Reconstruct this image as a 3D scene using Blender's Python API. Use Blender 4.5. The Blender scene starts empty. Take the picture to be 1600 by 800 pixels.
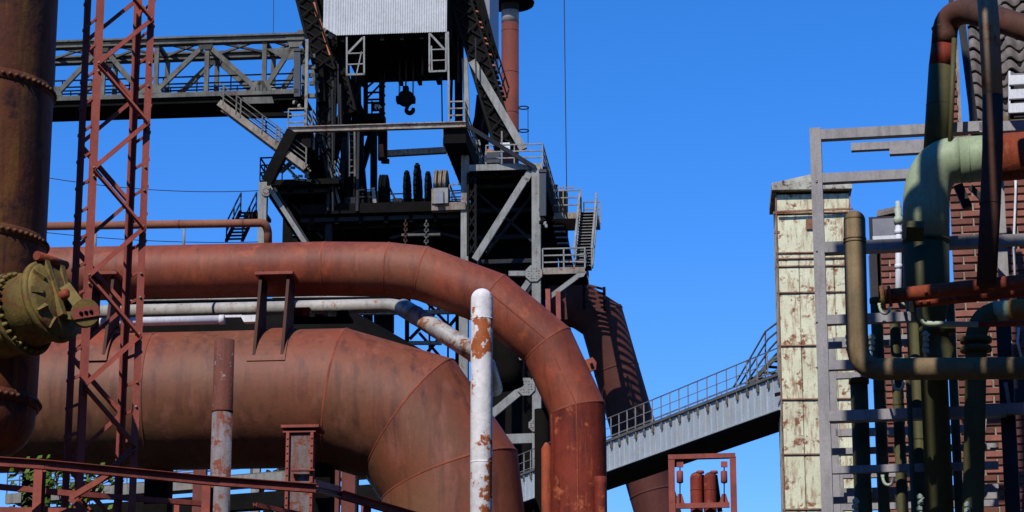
import bpy, math, random
from mathutils import Vector, Matrix
random.seed(7)
rad = math.radians
SC = bpy.context.scene
COL = SC.collection

# ------------------------------------------------------------------ camera
F = 4000.0; PITCH = rad(15.0); CAMZ = 1.7
cam = bpy.data.cameras.new('camera'); cam.lens = 90.0; cam.sensor_width = 36.0
cam.clip_start = 0.1; cam.clip_end = 5000
camo = bpy.data.objects.new('camera', cam); COL.objects.link(camo)
camo.location = (0, 0, CAMZ); camo.rotation_euler = (math.pi/2 + PITCH, 0, 0)
SC.camera = camo
SC.render.resolution_x = 1024; SC.render.resolution_y = 512

# ------------------------------------------------------------------ light
SUN_AZ = rad(24.0); SUN_EL = rad(43.0)
S = Vector((-math.sin(SUN_AZ)*math.cos(SUN_EL), -math.cos(SUN_AZ)*math.cos(SUN_EL), math.sin(SUN_EL)))
w = bpy.data.worlds.new('World'); SC.world = w; w.use_nodes = True
nt = w.node_tree; nt.nodes.clear()
wo = nt.nodes.new('ShaderNodeOutputWorld'); bg = nt.nodes.new('ShaderNodeBackground')
sky = nt.nodes.new('ShaderNodeTexSky'); sky.sky_type = 'NISHITA'; sky.sun_disc = False
sky.sun_elevation = SUN_EL; sky.sun_rotation = math.pi + SUN_AZ
sky.air_density = 1.0; sky.dust_density = 0.0; sky.ozone_density = 3.0; sky.altitude = 1500
hs = nt.nodes.new('ShaderNodeHueSaturation'); hs.inputs['Saturation'].default_value = 1.36
nt.links.new(sky.outputs[0], hs.inputs['Color']); tint = nt.nodes.new('ShaderNodeVectorMath'); tint.operation = 'MULTIPLY'; tint.inputs[1].default_value = (1.12, 1.02, 1.30)
nt.links.new(hs.outputs[0], tint.inputs[0]); nt.links.new(tint.outputs[0], bg.inputs[0])
bg.inputs[1].default_value = 0.145
nt.links.new(bg.outputs[0], wo.inputs[0])
sl = bpy.data.lights.new('sun', 'SUN'); sl.energy = 4.6; sl.angle = rad(0.5); sl.color = (1.0, 0.95, 0.87)
so = bpy.data.objects.new('sun', sl); COL.objects.link(so)
so.rotation_euler = S.to_track_quat('Z', 'Y').to_euler(); so.location = (0, -20, 60)
SC.view_settings.view_transform = 'Standard'; SC.view_settings.look = 'None'
SC.view_settings.exposure = 0.0; SC.view_settings.gamma = 1.0

# ------------------------------------------------------------------ pixels to places
CP, SP = math.cos(PITCH), math.sin(PITCH)
def ray(u, v):
    a = (u-800)/F; b = (400-v)/F
    return Vector((a, CP - b*SP, SP + b*CP))
CAM = Vector((0, 0, CAMZ)); Z = Vector((0, 0, 1))
def P(u, v, Y):
    d = ray(u, v); return CAM + d*(Y/d.y)
def Pz(u, v, z):
    d = ray(u, v); return CAM + d*((z-CAMZ)/d.z)
class Frame:                       # a rotated vertical plane: ex along it, ey into the depth
    def __init__(s, deg, p0):
        r = rad(deg); s.ex = Vector((math.cos(r), -math.sin(r), 0)); s.ey = Vector((math.sin(r), math.cos(r), 0)); s.p0 = p0.dot(s.ey)
    def __call__(s, u, v, d=0.0):
        q = ray(u, v); t = (s.p0 + d - CAM.dot(s.ey))/q.dot(s.ey); return CAM + q*t
T = Frame(5.5, Vector((0, 130, 0)))          # furnace
G = Frame(5.5, Vector((0, 42, 0)))           # gas mains
R = Frame(10.0, P(1282, 400, 24))            # pipe rack on the right
CUR = [T]

# ------------------------------------------------------------------ materials
def lin(c):
    return tuple(((x/255.0)/12.92 if x/255.0 <= 0.04045 else ((x/255.0+0.055)/1.055)**2.4) for x in c)
MATS = {}
def mat(name, base, alt=None, spot=None, scale=1.0, spot_at=0.62, spot_w=0.08, streak=0.35, rough=0.75, metal=0.0, bump=0.25, var=0.0, streak_col=None, zs=0.12, spec=0.2, fa=0.12, alt2=None, light_streak=None):
    m = bpy.data.materials.new(name); m.use_nodes = True; n = m.node_tree.nodes; l = m.node_tree.links
    bs = n['Principled BSDF']; bs.inputs['Roughness'].default_value = rough; bs.inputs['Metallic'].default_value = metal
    bs.inputs['Specular IOR Level'].default_value = spec
    alt = alt or tuple(x*0.6 for x in base)
    geo = n.new('ShaderNodeNewGeometry')
    def noise(sc, det=6, vec=None, rg=0.6):
        t = n.new('ShaderNodeTexNoise'); t.inputs['Scale'].default_value = sc; t.inputs['Detail'].default_value = det
        t.inputs['Roughness'].default_value = rg
        l.new(vec if vec else geo.outputs['Position'], t.inputs['Vector']); return t.outputs[0]
    def ramp(src, a, b):
        r = n.new('ShaderNodeMapRange'); r.inputs[1].default_value = a; r.inputs[2].default_value = b
        l.new(src, r.inputs[0]); return r.outputs[0]
    def mix(fac, a, b):
        x = n.new('ShaderNodeMix'); x.data_type = 'RGBA'
        l.new(fac, x.inputs[0])
        for s, k in ((a, 6), (b, 7)):
            if isinstance(s, tuple): x.inputs[k].default_value = (*s, 1)
            else: l.new(s, x.inputs[k])
        return x.outputs[2]
    def mul(src, k):
        x = n.new('ShaderNodeMath'); x.operation = 'MULTIPLY'; l.new(src, x.inputs[0]); x.inputs[1].default_value = k; return x.outputs[0]
    mp = n.new('ShaderNodeMapping'); mp.inputs['Scale'].default_value = (1, 1, zs); l.new(geo.outputs['Position'], mp.inputs[0])
    mp2 = n.new('ShaderNodeMapping'); mp2.inputs['Scale'].default_value = (1, 1, zs*1.6); mp2.inputs['Location'].default_value = (7, 3, 1); l.new(geo.outputs['Position'], mp2.inputs[0])
    c = mix(ramp(noise(scale*0.8, 8), 0.33, 0.68), base, alt)
    if alt2: c = mix(ramp(noise(scale*0.35, 3, None, 0.5), 0.42, 0.66), c, alt2)
    if streak:
        c = mix(mul(ramp(noise(scale*5, 5, mp.outputs[0]), 0.5, 0.72), streak), c, streak_col or tuple(x*0.4 for x in alt))
    if light_streak: c = mix(mul(ramp(noise(scale*4.3, 6, mp2.outputs[0], 0.65), 0.54, 0.74), 0.55), c, light_streak)
    if spot:
        big = noise(scale*2.0, 10, None, 0.68)
        c = mix(ramp(big, spot_at, spot_at+spot_w), c, spot)
        st = noise(scale*3.5, 8, mp.outputs[0], 0.7)
        c = mix(mul(ramp(st, spot_at+0.02, spot_at+spot_w+0.06), 0.8), c, spot)
    fine = noise(scale*14, 4)
    hsv = n.new('ShaderNodeHueSaturation'); l.new(c, hsv.inputs['Color'])
    vv = n.new('ShaderNodeMapRange'); vv.inputs[1].default_value = 0.3; vv.inputs[2].default_value = 0.7; vv.inputs[3].default_value = 1-fa; vv.inputs[4].default_value = 1+fa
    l.new(fine, vv.inputs[0])
    val = vv.outputs[0]
    if var:
        oi = n.new('ShaderNodeObjectInfo'); vr = n.new('ShaderNodeMapRange'); vr.inputs[3].default_value = 1-var; vr.inputs[4].default_value = 1+var
        l.new(oi.outputs['Random'], vr.inputs[0]); mm = n.new('ShaderNodeMath'); mm.operation = 'MULTIPLY'
        l.new(val, mm.inputs[0]); l.new(vr.outputs[0], mm.inputs[1]); val = mm.outputs[0]
    l.new(val, hsv.inputs['Value'])
    l.new(hsv.outputs[0], bs.inputs['Base Color'])
    if bump:
        b = n.new('ShaderNodeBump'); b.inputs['Strength'].default_value = bump; b.inputs['Distance'].default_value = 0.12/scale*0.5
        l.new(noise(scale*6, 8), b.inputs['Height']); l.new(b.outputs[0], bs.inputs['Normal'])
    MATS[name] = m; return m
mat('main_rust', lin((136, 64, 45)), lin((102, 56, 38)), lin((98, 46, 30)), 0.8, 0.60, 0.18, 1.0, 0.6, bump=0.10, streak_col=lin((80, 44, 36)), alt2=lin((102, 72, 48)), fa=0.07, spec=0.3, light_streak=lin((150, 94, 82)))
mat('main_rust_hot', lin((128, 50, 34)), lin((92, 36, 26)), lin((164, 88, 56)), 1.6, 0.57, 0.08, 0.9, 0.75, bump=0.2, streak_col=lin((66, 26, 20)))
mat('bend_rust', lin((140, 66, 44)), lin((104, 52, 36)), lin((156, 76, 42)), 1.4, 0.56, 0.16, 0.8, 0.6, spec=0.3, light_streak=lin((150, 84, 60)), bump=0.12, streak_col=lin((96, 48, 36)), alt2=lin((126, 76, 56)), fa=0.08)
mat('seam_rust', lin((146, 76, 56)), lin((108, 56, 42)), None, 3.0, streak=0.2)
mat('thin_rust', lin((138, 92, 72)), lin((112, 74, 58)), lin((100, 52, 38)), 2.0, 0.6, 0.1, 0.2, bump=0.1)
mat('shade_black_duct', (0.006, 0.0055, 0.005), (0.009, 0.008, 0.007), None, 0.6, streak=0.3, spec=0.03, rough=0.95)  # near-black stands in for shade on ducts and parts behind the mains
mat('stack_rust', lin((116, 62, 38)), lin((84, 52, 38)), lin((54, 38, 36)), 1.3, 0.54, 0.12, 0.85, 0.6, bump=0.25, streak_col=lin((46, 34, 36)), zs=0.08, light_streak=lin((140, 104, 44)), alt2=lin((100, 74, 40)))
mat('olive_iron', lin((124, 106, 54)), lin((94, 80, 46)), lin((108, 64, 42)), 3.0, 0.54, 0.10, 0.6, 0.7, bump=0.4)
mat('mast_paint', lin((160, 86, 74)), lin((136, 72, 62)), lin((108, 60, 50)), 3.5, 0.66, 0.06, 0.25, 0.65, bump=0.15)
mat('rail_paint', lin((150, 78, 66)), lin((120, 62, 54)), lin((90, 48, 40)), 3.0, 0.64, 0.08, 0.3, 0.7)
mat('bracket_brown', lin((78, 50, 42)), lin((60, 40, 34)), None, 2.0, streak=0.4)
mat('pole_top', lin((112, 64, 52)), lin((92, 56, 48)), lin((134, 122, 122)), 4.0, 0.60, 0.05, 0.5, 0.8, bump=0.5, streak_col=lin((70, 36, 30)))
mat('pole_rust', lin((120, 118, 122)), lin((104, 92, 88)), lin((110, 58, 40)), 2.2, 0.50, 0.06, 0.6, 0.7, bump=0.4, streak_col=lin((100, 58, 40)))
mat('rust_orange', lin((148, 70, 44)), lin((112, 52, 36)), lin((170, 110, 70)), 3.5, 0.60, 0.1, 0.4, 0.75, bump=0.4)
mat('white_flake', lin((228, 225, 222)), lin((208, 204, 204)), lin((156, 84, 44)), 0.75, 0.55, 0.022, 0.3, 0.5, bump=0.2, streak_col=lin((160, 158, 166)))
mat('silver_rust', lin((192, 188, 182)), lin((138, 135, 132)), lin((142, 86, 54)), 1.3, 0.545, 0.04, 0.7, 0.5, bump=0.2, streak_col=lin((104, 100, 98)))
mat('pale_pipe', lin((178, 176, 172)), lin((138, 136, 134)), lin((140, 86, 56)), 1.4, 0.60, 0.03, 0.5, 0.55, bump=0.15, streak_col=lin((110, 108, 108)))
mat('shade_black_steel', (0.007, 0.0065, 0.006), (0.012, 0.011, 0.010), (0.028, 0.02, 0.015), 0.5, 0.68, 0.1, 0.3, 0.95, bump=0.1, spec=0.03)  # near-black colour stands in for the shade inside the tower
mat('shade_blue', (0.034, 0.036, 0.042), (0.022, 0.023, 0.027), None, 0.5, streak=0.4, rough=0.8, spec=0.1)  # dark bluish colour carries the shade on frame steel
mat('dark_lace', (0.015, 0.0145, 0.015), (0.010, 0.0095, 0.010), (0.03, 0.02, 0.014), 0.8, 0.62, 0.1, streak=0.4, rough=0.9, spec=0.08)  # very dark steel for the leg lacing
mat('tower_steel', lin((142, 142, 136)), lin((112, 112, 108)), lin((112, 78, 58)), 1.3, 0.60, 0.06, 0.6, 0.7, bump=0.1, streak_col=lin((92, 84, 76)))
mat('gantry_steel', lin((106, 104, 96)), lin((74, 72, 66)), lin((84, 62, 48)), 1.2, 0.58, 0.08, 0.6, 0.75, bump=0.1, streak_col=lin((60, 54, 48)))
mat('beam_rusty', lin((150, 140, 124)), lin((110, 100, 90)), lin((120, 74, 52)), 1.6, 0.56, 0.06, 0.6, 0.75, bump=0.1)
mat('bridge_plate', lin((168, 176, 178)), lin((154, 162, 166)), lin((150, 120, 84)), 0.9, 0.68, 0.06, 0.4, 0.6, bump=0.05, streak_col=lin((150, 112, 70)))
mat('corrugated', lin((186, 188, 188)), lin((170, 172, 172)), None, 0.4, streak=0.25, rough=0.5, metal=0.0, bump=0.0, streak_col=lin((150, 150, 150)))
mat('lift_panel', lin((212, 210, 176)), lin((194, 190, 156)), lin((128, 80, 54)), 1.3, 0.555, 0.07, 0.9, 0.6, bump=0.06, streak_col=lin((138, 92, 62)), var=0.05, zs=0.2)
mat('lift_trim', lin((150, 118, 92)), lin((118, 80, 60)), lin((96, 58, 42)), 1.8, 0.55, 0.08, 0.4)
mat('lift_roof', lin((190, 188, 170)), lin((120, 112, 100)), lin((80, 64, 52)), 2.0, 0.55, 0.06, 0.3)
mat('rack_grey', lin((152, 149, 151)), lin((134, 131, 134)), lin((112, 98, 92)), 3.0, 0.64, 0.1, 0.5, 0.55, bump=0.05)
mat('rack_shade_dark', (0.03, 0.03, 0.034), (0.02, 0.02, 0.024), None, 3.0, streak=0.2, rough=0.6)  # dark copy of the rack grey, for rack posts in shade
mat('mint_paint', lin((150, 164, 134)), lin((136, 150, 120)), lin((96, 100, 76)), 2.4, 0.70, 0.08, 0.25, 0.5, bump=0.05)
mat('shade_green', (0.085, 0.080, 0.032), (0.062, 0.060, 0.026), (0.09, 0.05, 0.02), 2.4, 0.68, 0.08, 0.3, 0.6, bump=0.08)  # mint pipes where shaded: the shade is painted as darker green
mat('brown_pipe', lin((126, 106, 78)), lin((96, 84, 58)), lin((98, 62, 42)), 3.2, 0.62, 0.08, 0.4, 0.7, bump=0.25)
mat('shade_dark_pipe', lin((92, 58, 46)), lin((64, 46, 38)), lin((126, 62, 40)), 2.2, 0.66, 0.08, 0.4, 0.7, bump=0.2)  # pipe colour darkened to hold the shade
mat('lit_cream_rust', lin((170, 150, 110)), lin((150, 130, 120)), lin((150, 66, 44)), 3.0, 0.56, 0.12, 0.4, 0.6, bump=0.15)  # cream and rust as seen on the sunlit length
mat('valve_mint', lin((176, 188, 168)), lin((150, 160, 144)), lin((120, 90, 60)), 8.0, 0.68, 0.08, 0.2, 0.5, bump=0.05)
mat('brick', lin((130, 84, 73)), lin((108, 70, 62)), lin((86, 64, 58)), 9.0, 0.62, 0.1, 0.0, 0.9, bump=0.6, var=0.38)
mat('mortar', lin((160, 148, 134)), lin((118, 106, 96)), None, 8.0, streak=0.0, rough=0.95, bump=0.6)
mat('roof_tile', lin((118, 110, 104)), lin((90, 84, 80)), lin((66, 66, 58)), 9.0, 0.6, 0.1, 0.2, 0.8, bump=0.4, var=0.2)
mat('white_panel', lin((214, 216, 220)), lin((190, 192, 200)), None, 5.0, streak=0.3, rough=0.5, bump=0.02)
mat('slate_panel', lin((128, 130, 138)), lin((112, 114, 124)), None, 5.0, streak=0.3, rough=0.5, bump=0.02)
mat('slate_box', (0.045, 0.052, 0.062), (0.035, 0.04, 0.05), None, 1.0, streak=0.3, rough=0.5, bump=0.0)
mat('chimney_red', lin((110, 58, 48)), lin((92, 50, 42)), lin((76, 42, 36)), 0.5, 0.64, 0.1, 0.3, 0.7, bump=0.03)
mat('chimney_silver', lin((150, 140, 136)), lin((130, 118, 112)), None, 0.6, streak=0.3, rough=0.5, bump=0.03)
mat('duct_brown', lin((86, 45, 37)), lin((70, 38, 31)), lin((52, 30, 25)), 0.5, 0.6, 0.1, 0.4, 0.75, bump=0.06)
mat('lit_orange', lin((190, 116, 84)), lin((150, 84, 60)), None, 1.0, streak=0.3)  # orange with the sunlight on stair and leg edges put in
mat('sign_white', (0.75, 0.75, 0.78), None, None, 3.0, streak=0.0, bump=0)
mat('leaf', (0.10, 0.17, 0.02), (0.06, 0.11, 0.015), None, 3.0, streak=0.0, rough=0.5, bump=0)
mat('bark', (0.12, 0.10, 0.08), (0.07, 0.06, 0.05), None, 5.0, streak=0.2, rough=0.9)
mat('gravel', (0.045, 0.04, 0.034), (0.03, 0.027, 0.023), None, 0.6, streak=0.0, rough=0.95, bump=0.4)
mat('concrete', lin((140, 136, 128)), lin((110, 106, 98)), lin((84, 70, 60)), 1.0, 0.62, 0.1, 0.5, 0.9, bump=0.1)
mat('cable', (0.04, 0.03, 0.028), (0.03, 0.025, 0.02), None, 1.0, streak=0.0, bump=0)
mat('ochre_band', lin((190, 130, 60)), lin((150, 96, 50)), lin((120, 62, 36)), 4.0, 0.58, 0.1, 0.3, 0.7, bump=0.2)
mat('blue_drum', lin((90, 96, 140)), None, None, 4.0, streak=0.1)

# ------------------------------------------------------------------ building blocks
LOC = {}
def thing(name, label, cat, loc, group=None):
    o = bpy.data.objects.new(name, None); COL.objects.link(o); o.location = loc; o.empty_display_size = 0.3
    o['label'] = label; o['category'] = cat
    if group: o['group'] = group
    LOC[o] = Vector(loc); return o
def struct(o): o['kind'] = 'structure'; return o
def mk(name, V, Fc, m, parent=None, smooth=False, flat_last=0):
    off = Vector((0, 0, 0))
    if parent is not None:
        off = LOC[parent]
    me = bpy.data.meshes.new(name); me.from_pydata([tuple(Vector(v)-off) for v in V], [], Fc)
    if smooth:
        k = len(Fc)-flat_last
        me.polygons.foreach_set('use_smooth', [i < k for i in range(len(Fc))])
    me.materials.append(MATS[m]); me.update()
    o = bpy.data.objects.new(name, me); COL.objects.link(o)
    if parent is not None: o.parent = parent
    LOC[o] = off
    return o
BOXF = [(0,1,2,3),(7,6,5,4),(0,4,5,1),(1,5,6,2),(2,6,7,3),(3,7,4,0)]
def basis(a, b, ey=None):
    d = (b-a).normalized(); e = ey or CUR[0].ey
    n = e - d*e.dot(d)
    if n.length < 0.25: n = Z - d*Z.dot(d)
    n.normalize(); return d, d.cross(n), n
def boxv(a, b, wd, th, ey=None):
    d, s, n = basis(a, b, ey); s = s*(wd/2); n = n*(th/2)
    return [a-s-n, a+s-n, a+s+n, a-s+n, b-s-n, b+s-n, b+s+n, b-s+n]
def bar(parent, name, a, b, wd, th, m, ey=None):
    return mk(name, boxv(a, b, wd, th, ey), BOXF, m, parent)
class MB:
    def __init__(s): s.V = []; s.F = []
    def add(s, V, Fc):
        k = len(s.V); s.V += V; s.F += [tuple(i+k for i in f) for f in Fc]
    def bar(s, a, b, wd, th, ey=None): s.add(boxv(a, b, wd, th, ey), BOXF)
    def build(s, name, m, parent, smooth=False): return mk(name, s.V, s.F, m, parent, smooth)
def angle(parent, name, a, b, wd, t, m, e1, e2):          # L-section: flanges along e1 and e2
    V = []
    for p in (a, b):
        V += [p, p+e1*wd, p+e1*wd+e2*t, p+e1*t+e2*t, p+e1*t+e2*wd, p+e2*wd]
    Fc = [(5,4,3,2,1,0), (6,7,8,9,10,11)] + [(i, (i+1) % 6, (i+1) % 6+6, i+6) for i in range(6)]
    return mk(name, V, Fc, m, parent)
def ibeam(parent, name, a, b, wd, h, t, m, ey=None):      # I-section: h across the view, flanges wd deep
    d, s, n = basis(a, b, ey); mb = MB()
    mb.bar(a, b, h-2*t, t, ey)
    for k in (-1, 1):
        o = s*(k*(h-t)/2); mb.add(boxv(a+o, b+o, t, wd, ey), BOXF)
    return mb.build(name, m, parent)
def chan(parent, name, a, b, wd, h, t, m, ey=None):       # H-section seen on its flanges: flanges h wide facing the view
    d, s, n = basis(a, b, ey); mb = MB(); mb.bar(a, b, t, wd-2*t, ey)
    for k in (-1, 1):
        o = n*(k*(wd-t)/2); mb.add(boxv(a+o, b+o, h, t, ey), BOXF)
    return mb.build(name, m, parent)
def tube(parent, name, pts, r, m, n=20, caps=True, sharp=False, lo=0, hi=None):
    pts = [Vector(p) for p in pts]
    if not isinstance(r, (list, tuple)): pts = [p for i, p in enumerate(pts) if i == 0 or (p-pts[i-1]).length > 1e-5]
    rg = rings2(pts, r, n); V = [v for q in rg for v in q]; Fc = []
    for i in range(len(rg)-1):
        for j in range(n): Fc.append((i*n+j, i*n+(j+1) % n, (i+1)*n+(j+1) % n, (i+1)*n+j))
    fl = 0
    if sharp:
        k0 = rg[lo:hi]; V = []; Fc = []
        for i in range(len(k0)-1):
            o_ = len(V); V += k0[i]+k0[i+1]; Fc += [(o_+j, o_+(j+1) % n, o_+n+(j+1) % n, o_+n+j) for j in range(n)]
        return mk(name, V, Fc, m, parent, True, 0)
    if caps:
        Fc.append(tuple(range(n-1, -1, -1))); Fc.append(tuple((len(rg)-1)*n+j for j in range(n))); fl = 2
    return mk(name, V, Fc, m, parent, True, fl)
def rings2(pts, r, n):                                    # rings carried along with parallel transport, mitred at bends
    pts = [Vector(p) for p in pts]; k = len(pts); rr = r if isinstance(r, (list, tuple)) else [r]*k
    dirs = [(pts[i+1]-pts[i]).normalized() for i in range(k-1)]
    d = dirs[0]; up = Z if abs(d.z) < 0.9 else Vector((0, 1, 0)); u = (up-d*up.dot(d)).normalized(); out = []
    for i in range(k):
        if 0 < i < k-1: nrm = (dirs[i-1]+dirs[i]).normalized(); d = dirs[i-1]
        elif i == 0: nrm = d = dirs[0]
        else: nrm = d = dirs[-1]
        v = d.cross(u); ring = []
        for j in range(n):
            a = 2*math.pi*j/n; q = (u*math.cos(a)+v*math.sin(a))*rr[i]
            ring.append(pts[i] + q - d*(q.dot(nrm)/d.dot(nrm)))
        out.append(ring)
        if 0 < i < k-1:
            u = dirs[i-1].rotation_difference(dirs[i]) @ u
    return out
def ringat(parent, name, pts, i, r, wd, m, n=32):         # weld bead in the mitre plane round a tube at its i-th point
    pts = [Vector(p) for p in pts]
    d1 = (pts[i]-pts[i-1]).normalized(); d2 = (pts[i+1]-pts[i]).normalized(); nrm = (d1+d2).normalized()
    rg = rings2([pts[i]-d1, pts[i], pts[i]+d2], r, n)[1]; V = []; c = pts[i]
    for (o, k) in ((-wd, 0.994), (-wd*0.5, 1.0), (wd*0.5, 1.0), (wd, 0.994)): V += [c+(q-c)*k+nrm*o for q in rg]
    return mk(name, V, [(a*n+j, a*n+(j+1) % n, (a+1)*n+(j+1) % n, (a+1)*n+j) for a in range(3) for j in range(n)], m, parent, True)
def lathe(parent, name, o, ax, prof, m, n=32, ref=None, smooth=True):   # prof: list of (distance along ax, radius)
    ax = ax.normalized(); up = ref or (Z if abs(ax.z) < 0.9 else Vector((0, 1, 0))); u = (up-ax*up.dot(ax)).normalized(); v = ax.cross(u)
    V = []; Fc = []
    for (t, r) in prof:
        for j in range(n):
            a = 2*math.pi*j/n; V.append(o+ax*t+(u*math.cos(a)+v*math.sin(a))*r)
    for i in range(len(prof)-1):
        for j in range(n): Fc.append((i*n+j, i*n+(j+1) % n, (i+1)*n+(j+1) % n, (i+1)*n+j))
    Fc.append(tuple(range(n-1, -1, -1))); Fc.append(tuple((len(prof)-1)*n+j for j in range(n)))
    return mk(name, V, Fc, m, parent, smooth, 2)
def prism(parent, name, poly, dv, m):                     # extrude polygon by vector dv
    n = len(poly); V = [Vector(p) for p in poly]+[Vector(p)+dv for p in poly]
    Fc = [tuple(range(n-1, -1, -1)), tuple(range(n, 2*n))]+[(i, (i+1) % n, (i+1) % n+n, i+n) for i in range(n)]
    return mk(name, V, Fc, m, parent)
def slab(parent, name, a, b, depth, h, m, ey):            # deck: front lower edge a-b, running depth along ey, h up
    e = ey*depth; return prism(parent, name, [a, b, b+e, a+e], Z*h, m)
def arc(p0, c, p1, k=8):                                  # smooth corner between two straight runs (quadratic)
    return [p0*(1-t)*(1-t)+c*2*t*(1-t)+p1*t*t for t in [i/k for i in range(k+1)]]
def down(p, z=0.0): return Vector((p.x, p.y, z))
def railing(parent, path, h, sp, m, nr=3, r=0.03, first=True, pw=0.06):
    path = [Vector(p) for p in path]
    for a, b in zip(path, path[1:]):
        L = (b-a).length; n = max(1, round(L/sp))
        for i in range(n+1):
            if i == 0 and not first: continue
            p = a.lerp(b, i/n); bar(parent, 'post', p, p+Z*h, pw, pw, m)
        for k in range(nr):
            z = Z*(h*(k+1)/nr); bar(parent, 'rail', a+z, b+z, r*2, r*2, m)
        first = False
def bolts(parent, name, pts, ax, r, h, m, n=6):           # many bolt or rivet heads joined into one part
    mb = MB(); ax = ax.normalized() if isinstance(ax, Vector) else None
    for p in pts:
        if isinstance(p, tuple): p, a = p
        else: a = ax
        up = Z if abs(a.z) < 0.9 else Vector((0, 1, 0)); u = (up-a*up.dot(a)).normalized(); v = a.cross(u)
        V = []
        for (t, q) in ((0, 1.0), (h*0.6, 0.85), (h, 0.4)):
            V += [p+a*t+(u*math.cos(2*math.pi*j/n)+v*math.sin(2*math.pi*j/n))*r*q for j in range(n)]
        Fc = [(i*n+j, i*n+(j+1) % n, (i+1)*n+(j+1) % n, (i+1)*n+j) for i in range(2) for j in range(n)]+[tuple(2*n+j for j in range(n))]
        mb.add(V, Fc)
    o = mb.build(name, m, parent, True); o['kind'] = 'stuff'; return o

# ================================================================== SETTING: ground
g = mk('ground', [(-1500, -300, 0), (1500, -300, 0), (1500, 3000, 0), (-1500, 3000, 0)], [(0, 1, 2, 3)], 'gravel')
g['kind'] = 'structure'; g['label'] = 'grey gravel ground of the works yard'
del g['label']

# unseen halls added round the yard to cut the sky's fill light
def hall(lb, x0, y0, x1, y1, h):
    t = thing('unseen_hall', lb, 'hall', ((x0+x1)/2, (y0+y1)/2, 0))
    prism(t, 'wall', [Vector(p) for p in ((x0, y0, 0), (x1, y0, 0), (x1, y1, 0), (x0, y1, 0))], Z*h, 'shade_black_steel')
    if x1-x0 > y1-y0: prism(t, 'roof', [Vector(p) for p in ((x0, y0-1, h+.01), (x0, y1+1, h+.01), (x0, (y0+y1)/2, h+6))], Vector((x1-x0, 0, 0)), 'shade_black_steel')
    else: prism(t, 'roof', [Vector(p) for p in ((x0-1, y0, h+.01), (x0+(x1-x0)/2, y0, h+6), (x1+1, y0, h+.01))], Vector((0, y1-y0, 0)), 'shade_black_steel')
hall('long unseen hall added across the yard to block sky light', -70, -70, 70, -38, 30)
hall('tall unseen hall added on the vessel side to block sky light', -80, -34, -48, 110, 34)
hall('tall unseen hall added on the brick building side to block sky light', 46, -34, 80, 110, 34)

# ================================================================== FURNACE (behind everything)
ex, ey = T.ex, T.ey
CUR[0] = T
ft = thing('furnace_frame', 'shade-blackened blast furnace frame with grey columns and decks behind the rust gas mains', 'furnace', down(T(620, 500, 7)))
def tcol(u, v, d, wd, m, part='column'):
    p = T(u, v, d); o = chan(ft, part, p, down(p), wd, wd, wd*0.25, m); return p
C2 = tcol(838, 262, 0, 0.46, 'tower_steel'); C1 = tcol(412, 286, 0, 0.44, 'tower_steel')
C3 = tcol(727, 236, 1.0, 0.40, 'tower_steel'); C4 = tcol(517, 205, 2.0, 0.36, 'shade_blue')
for (u, v, d) in ((880, 300, 13), (450, 330, 13), (720, 330, 13), (560, 330, 13)): tcol(u, v, d, 0.5, 'shade_black_steel')
# decks
def deck(u0, u1, v0, v1, depth, h, m, d=0.0, name='deck'):
    a = T(u0, v0, d); b = T(u1, v1, d); b.z = a.z = (a.z+b.z)/2
    return slab(ft, name, a, b, depth, h, m, ey), a, b
_, dba, dbb = deck(733, 848, 264, 262, 13, 0.18, 'shade_black_steel')
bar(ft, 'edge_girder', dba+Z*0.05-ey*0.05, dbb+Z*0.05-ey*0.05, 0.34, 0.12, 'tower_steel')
_, dca, dcb = deck(406, 530, 287, 284, 13, 0.2, 'shade_black_steel')
bar(ft, 'edge_girder', dca+Z*0.02-ey*0.05, dcb+Z*0.02-ey*0.05, 0.3, 0.12, 'shade_black_steel')
_, daa, dab = deck(470, 733, 333, 331, 13, 0.5, 'shade_black_steel', 1.2)
bar(ft, 'edge_girder', daa+Z*0.25-ey*0.06, dab+Z*0.25-ey*0.06, 0.55, 0.12, 'shade_black_steel')
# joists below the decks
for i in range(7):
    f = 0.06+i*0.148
    p = daa.lerp(dab, f)-Z*0.25; bar(ft, 'joist', p+ey*0.3, p+ey*12.7, 0.25, 0.45, 'shade_black_steel')
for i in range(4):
    p = dba.lerp(dbb, 0.1+i*0.26)-Z*0.17; bar(ft, 'joist', p+ey*0.3, p+ey*12.7, 0.25, 0.3, 'shade_black_steel')
    p = dca.lerp(dcb, 0.1+i*0.26)-Z*0.17; bar(ft, 'joist', p+ey*0.3, p+ey*12.7, 0.25, 0.3, 'shade_black_steel')
# side girder of the right deck and black sheets standing in for shade behind the columns
p = dbb-Z*0.6+ex*0.05; bar(ft, 'side_girder', p, p+ey*13, 0.3, 1.3, 'shade_black_steel')
def sheet(name, u0, v0, u1, v1, d, m, th=0.15):
    a = T(u0, v1, d); b = T(u1, v1, d); top = T((u0+u1)/2, v0, d)
    b.z = a.z; return prism(ft, name, [a, b, b+ey*th, a+ey*th], Z*(top.z-a.z), m)
sheet('shade_sheet', 734, 290, 872, 470, 9.0, 'shade_black_steel'); sheet('shade_sheet', 455, 300, 600, 366, 11.5, 'shade_black_steel')
sheet('shade_sheet', 600, 338, 742, 462, 10.5, 'shade_black_steel'); sheet('shade_sheet', 455, 366, 600, 386, 11.7, 'shade_black_steel')
# furnace shaft
fc = T(800, 400, 9.5); fc = Vector((fc.x, fc.y, 0))
zt = T(800, 345, 9.5).z
lathe(ft, 'shaft', fc, Z, [(0, 2.4), (8, 2.5), (zt*0.5, 2.3), (zt*0.72, 2.1), (zt*0.95, 1.8)], 'shade_black_steel', 40)
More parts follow.
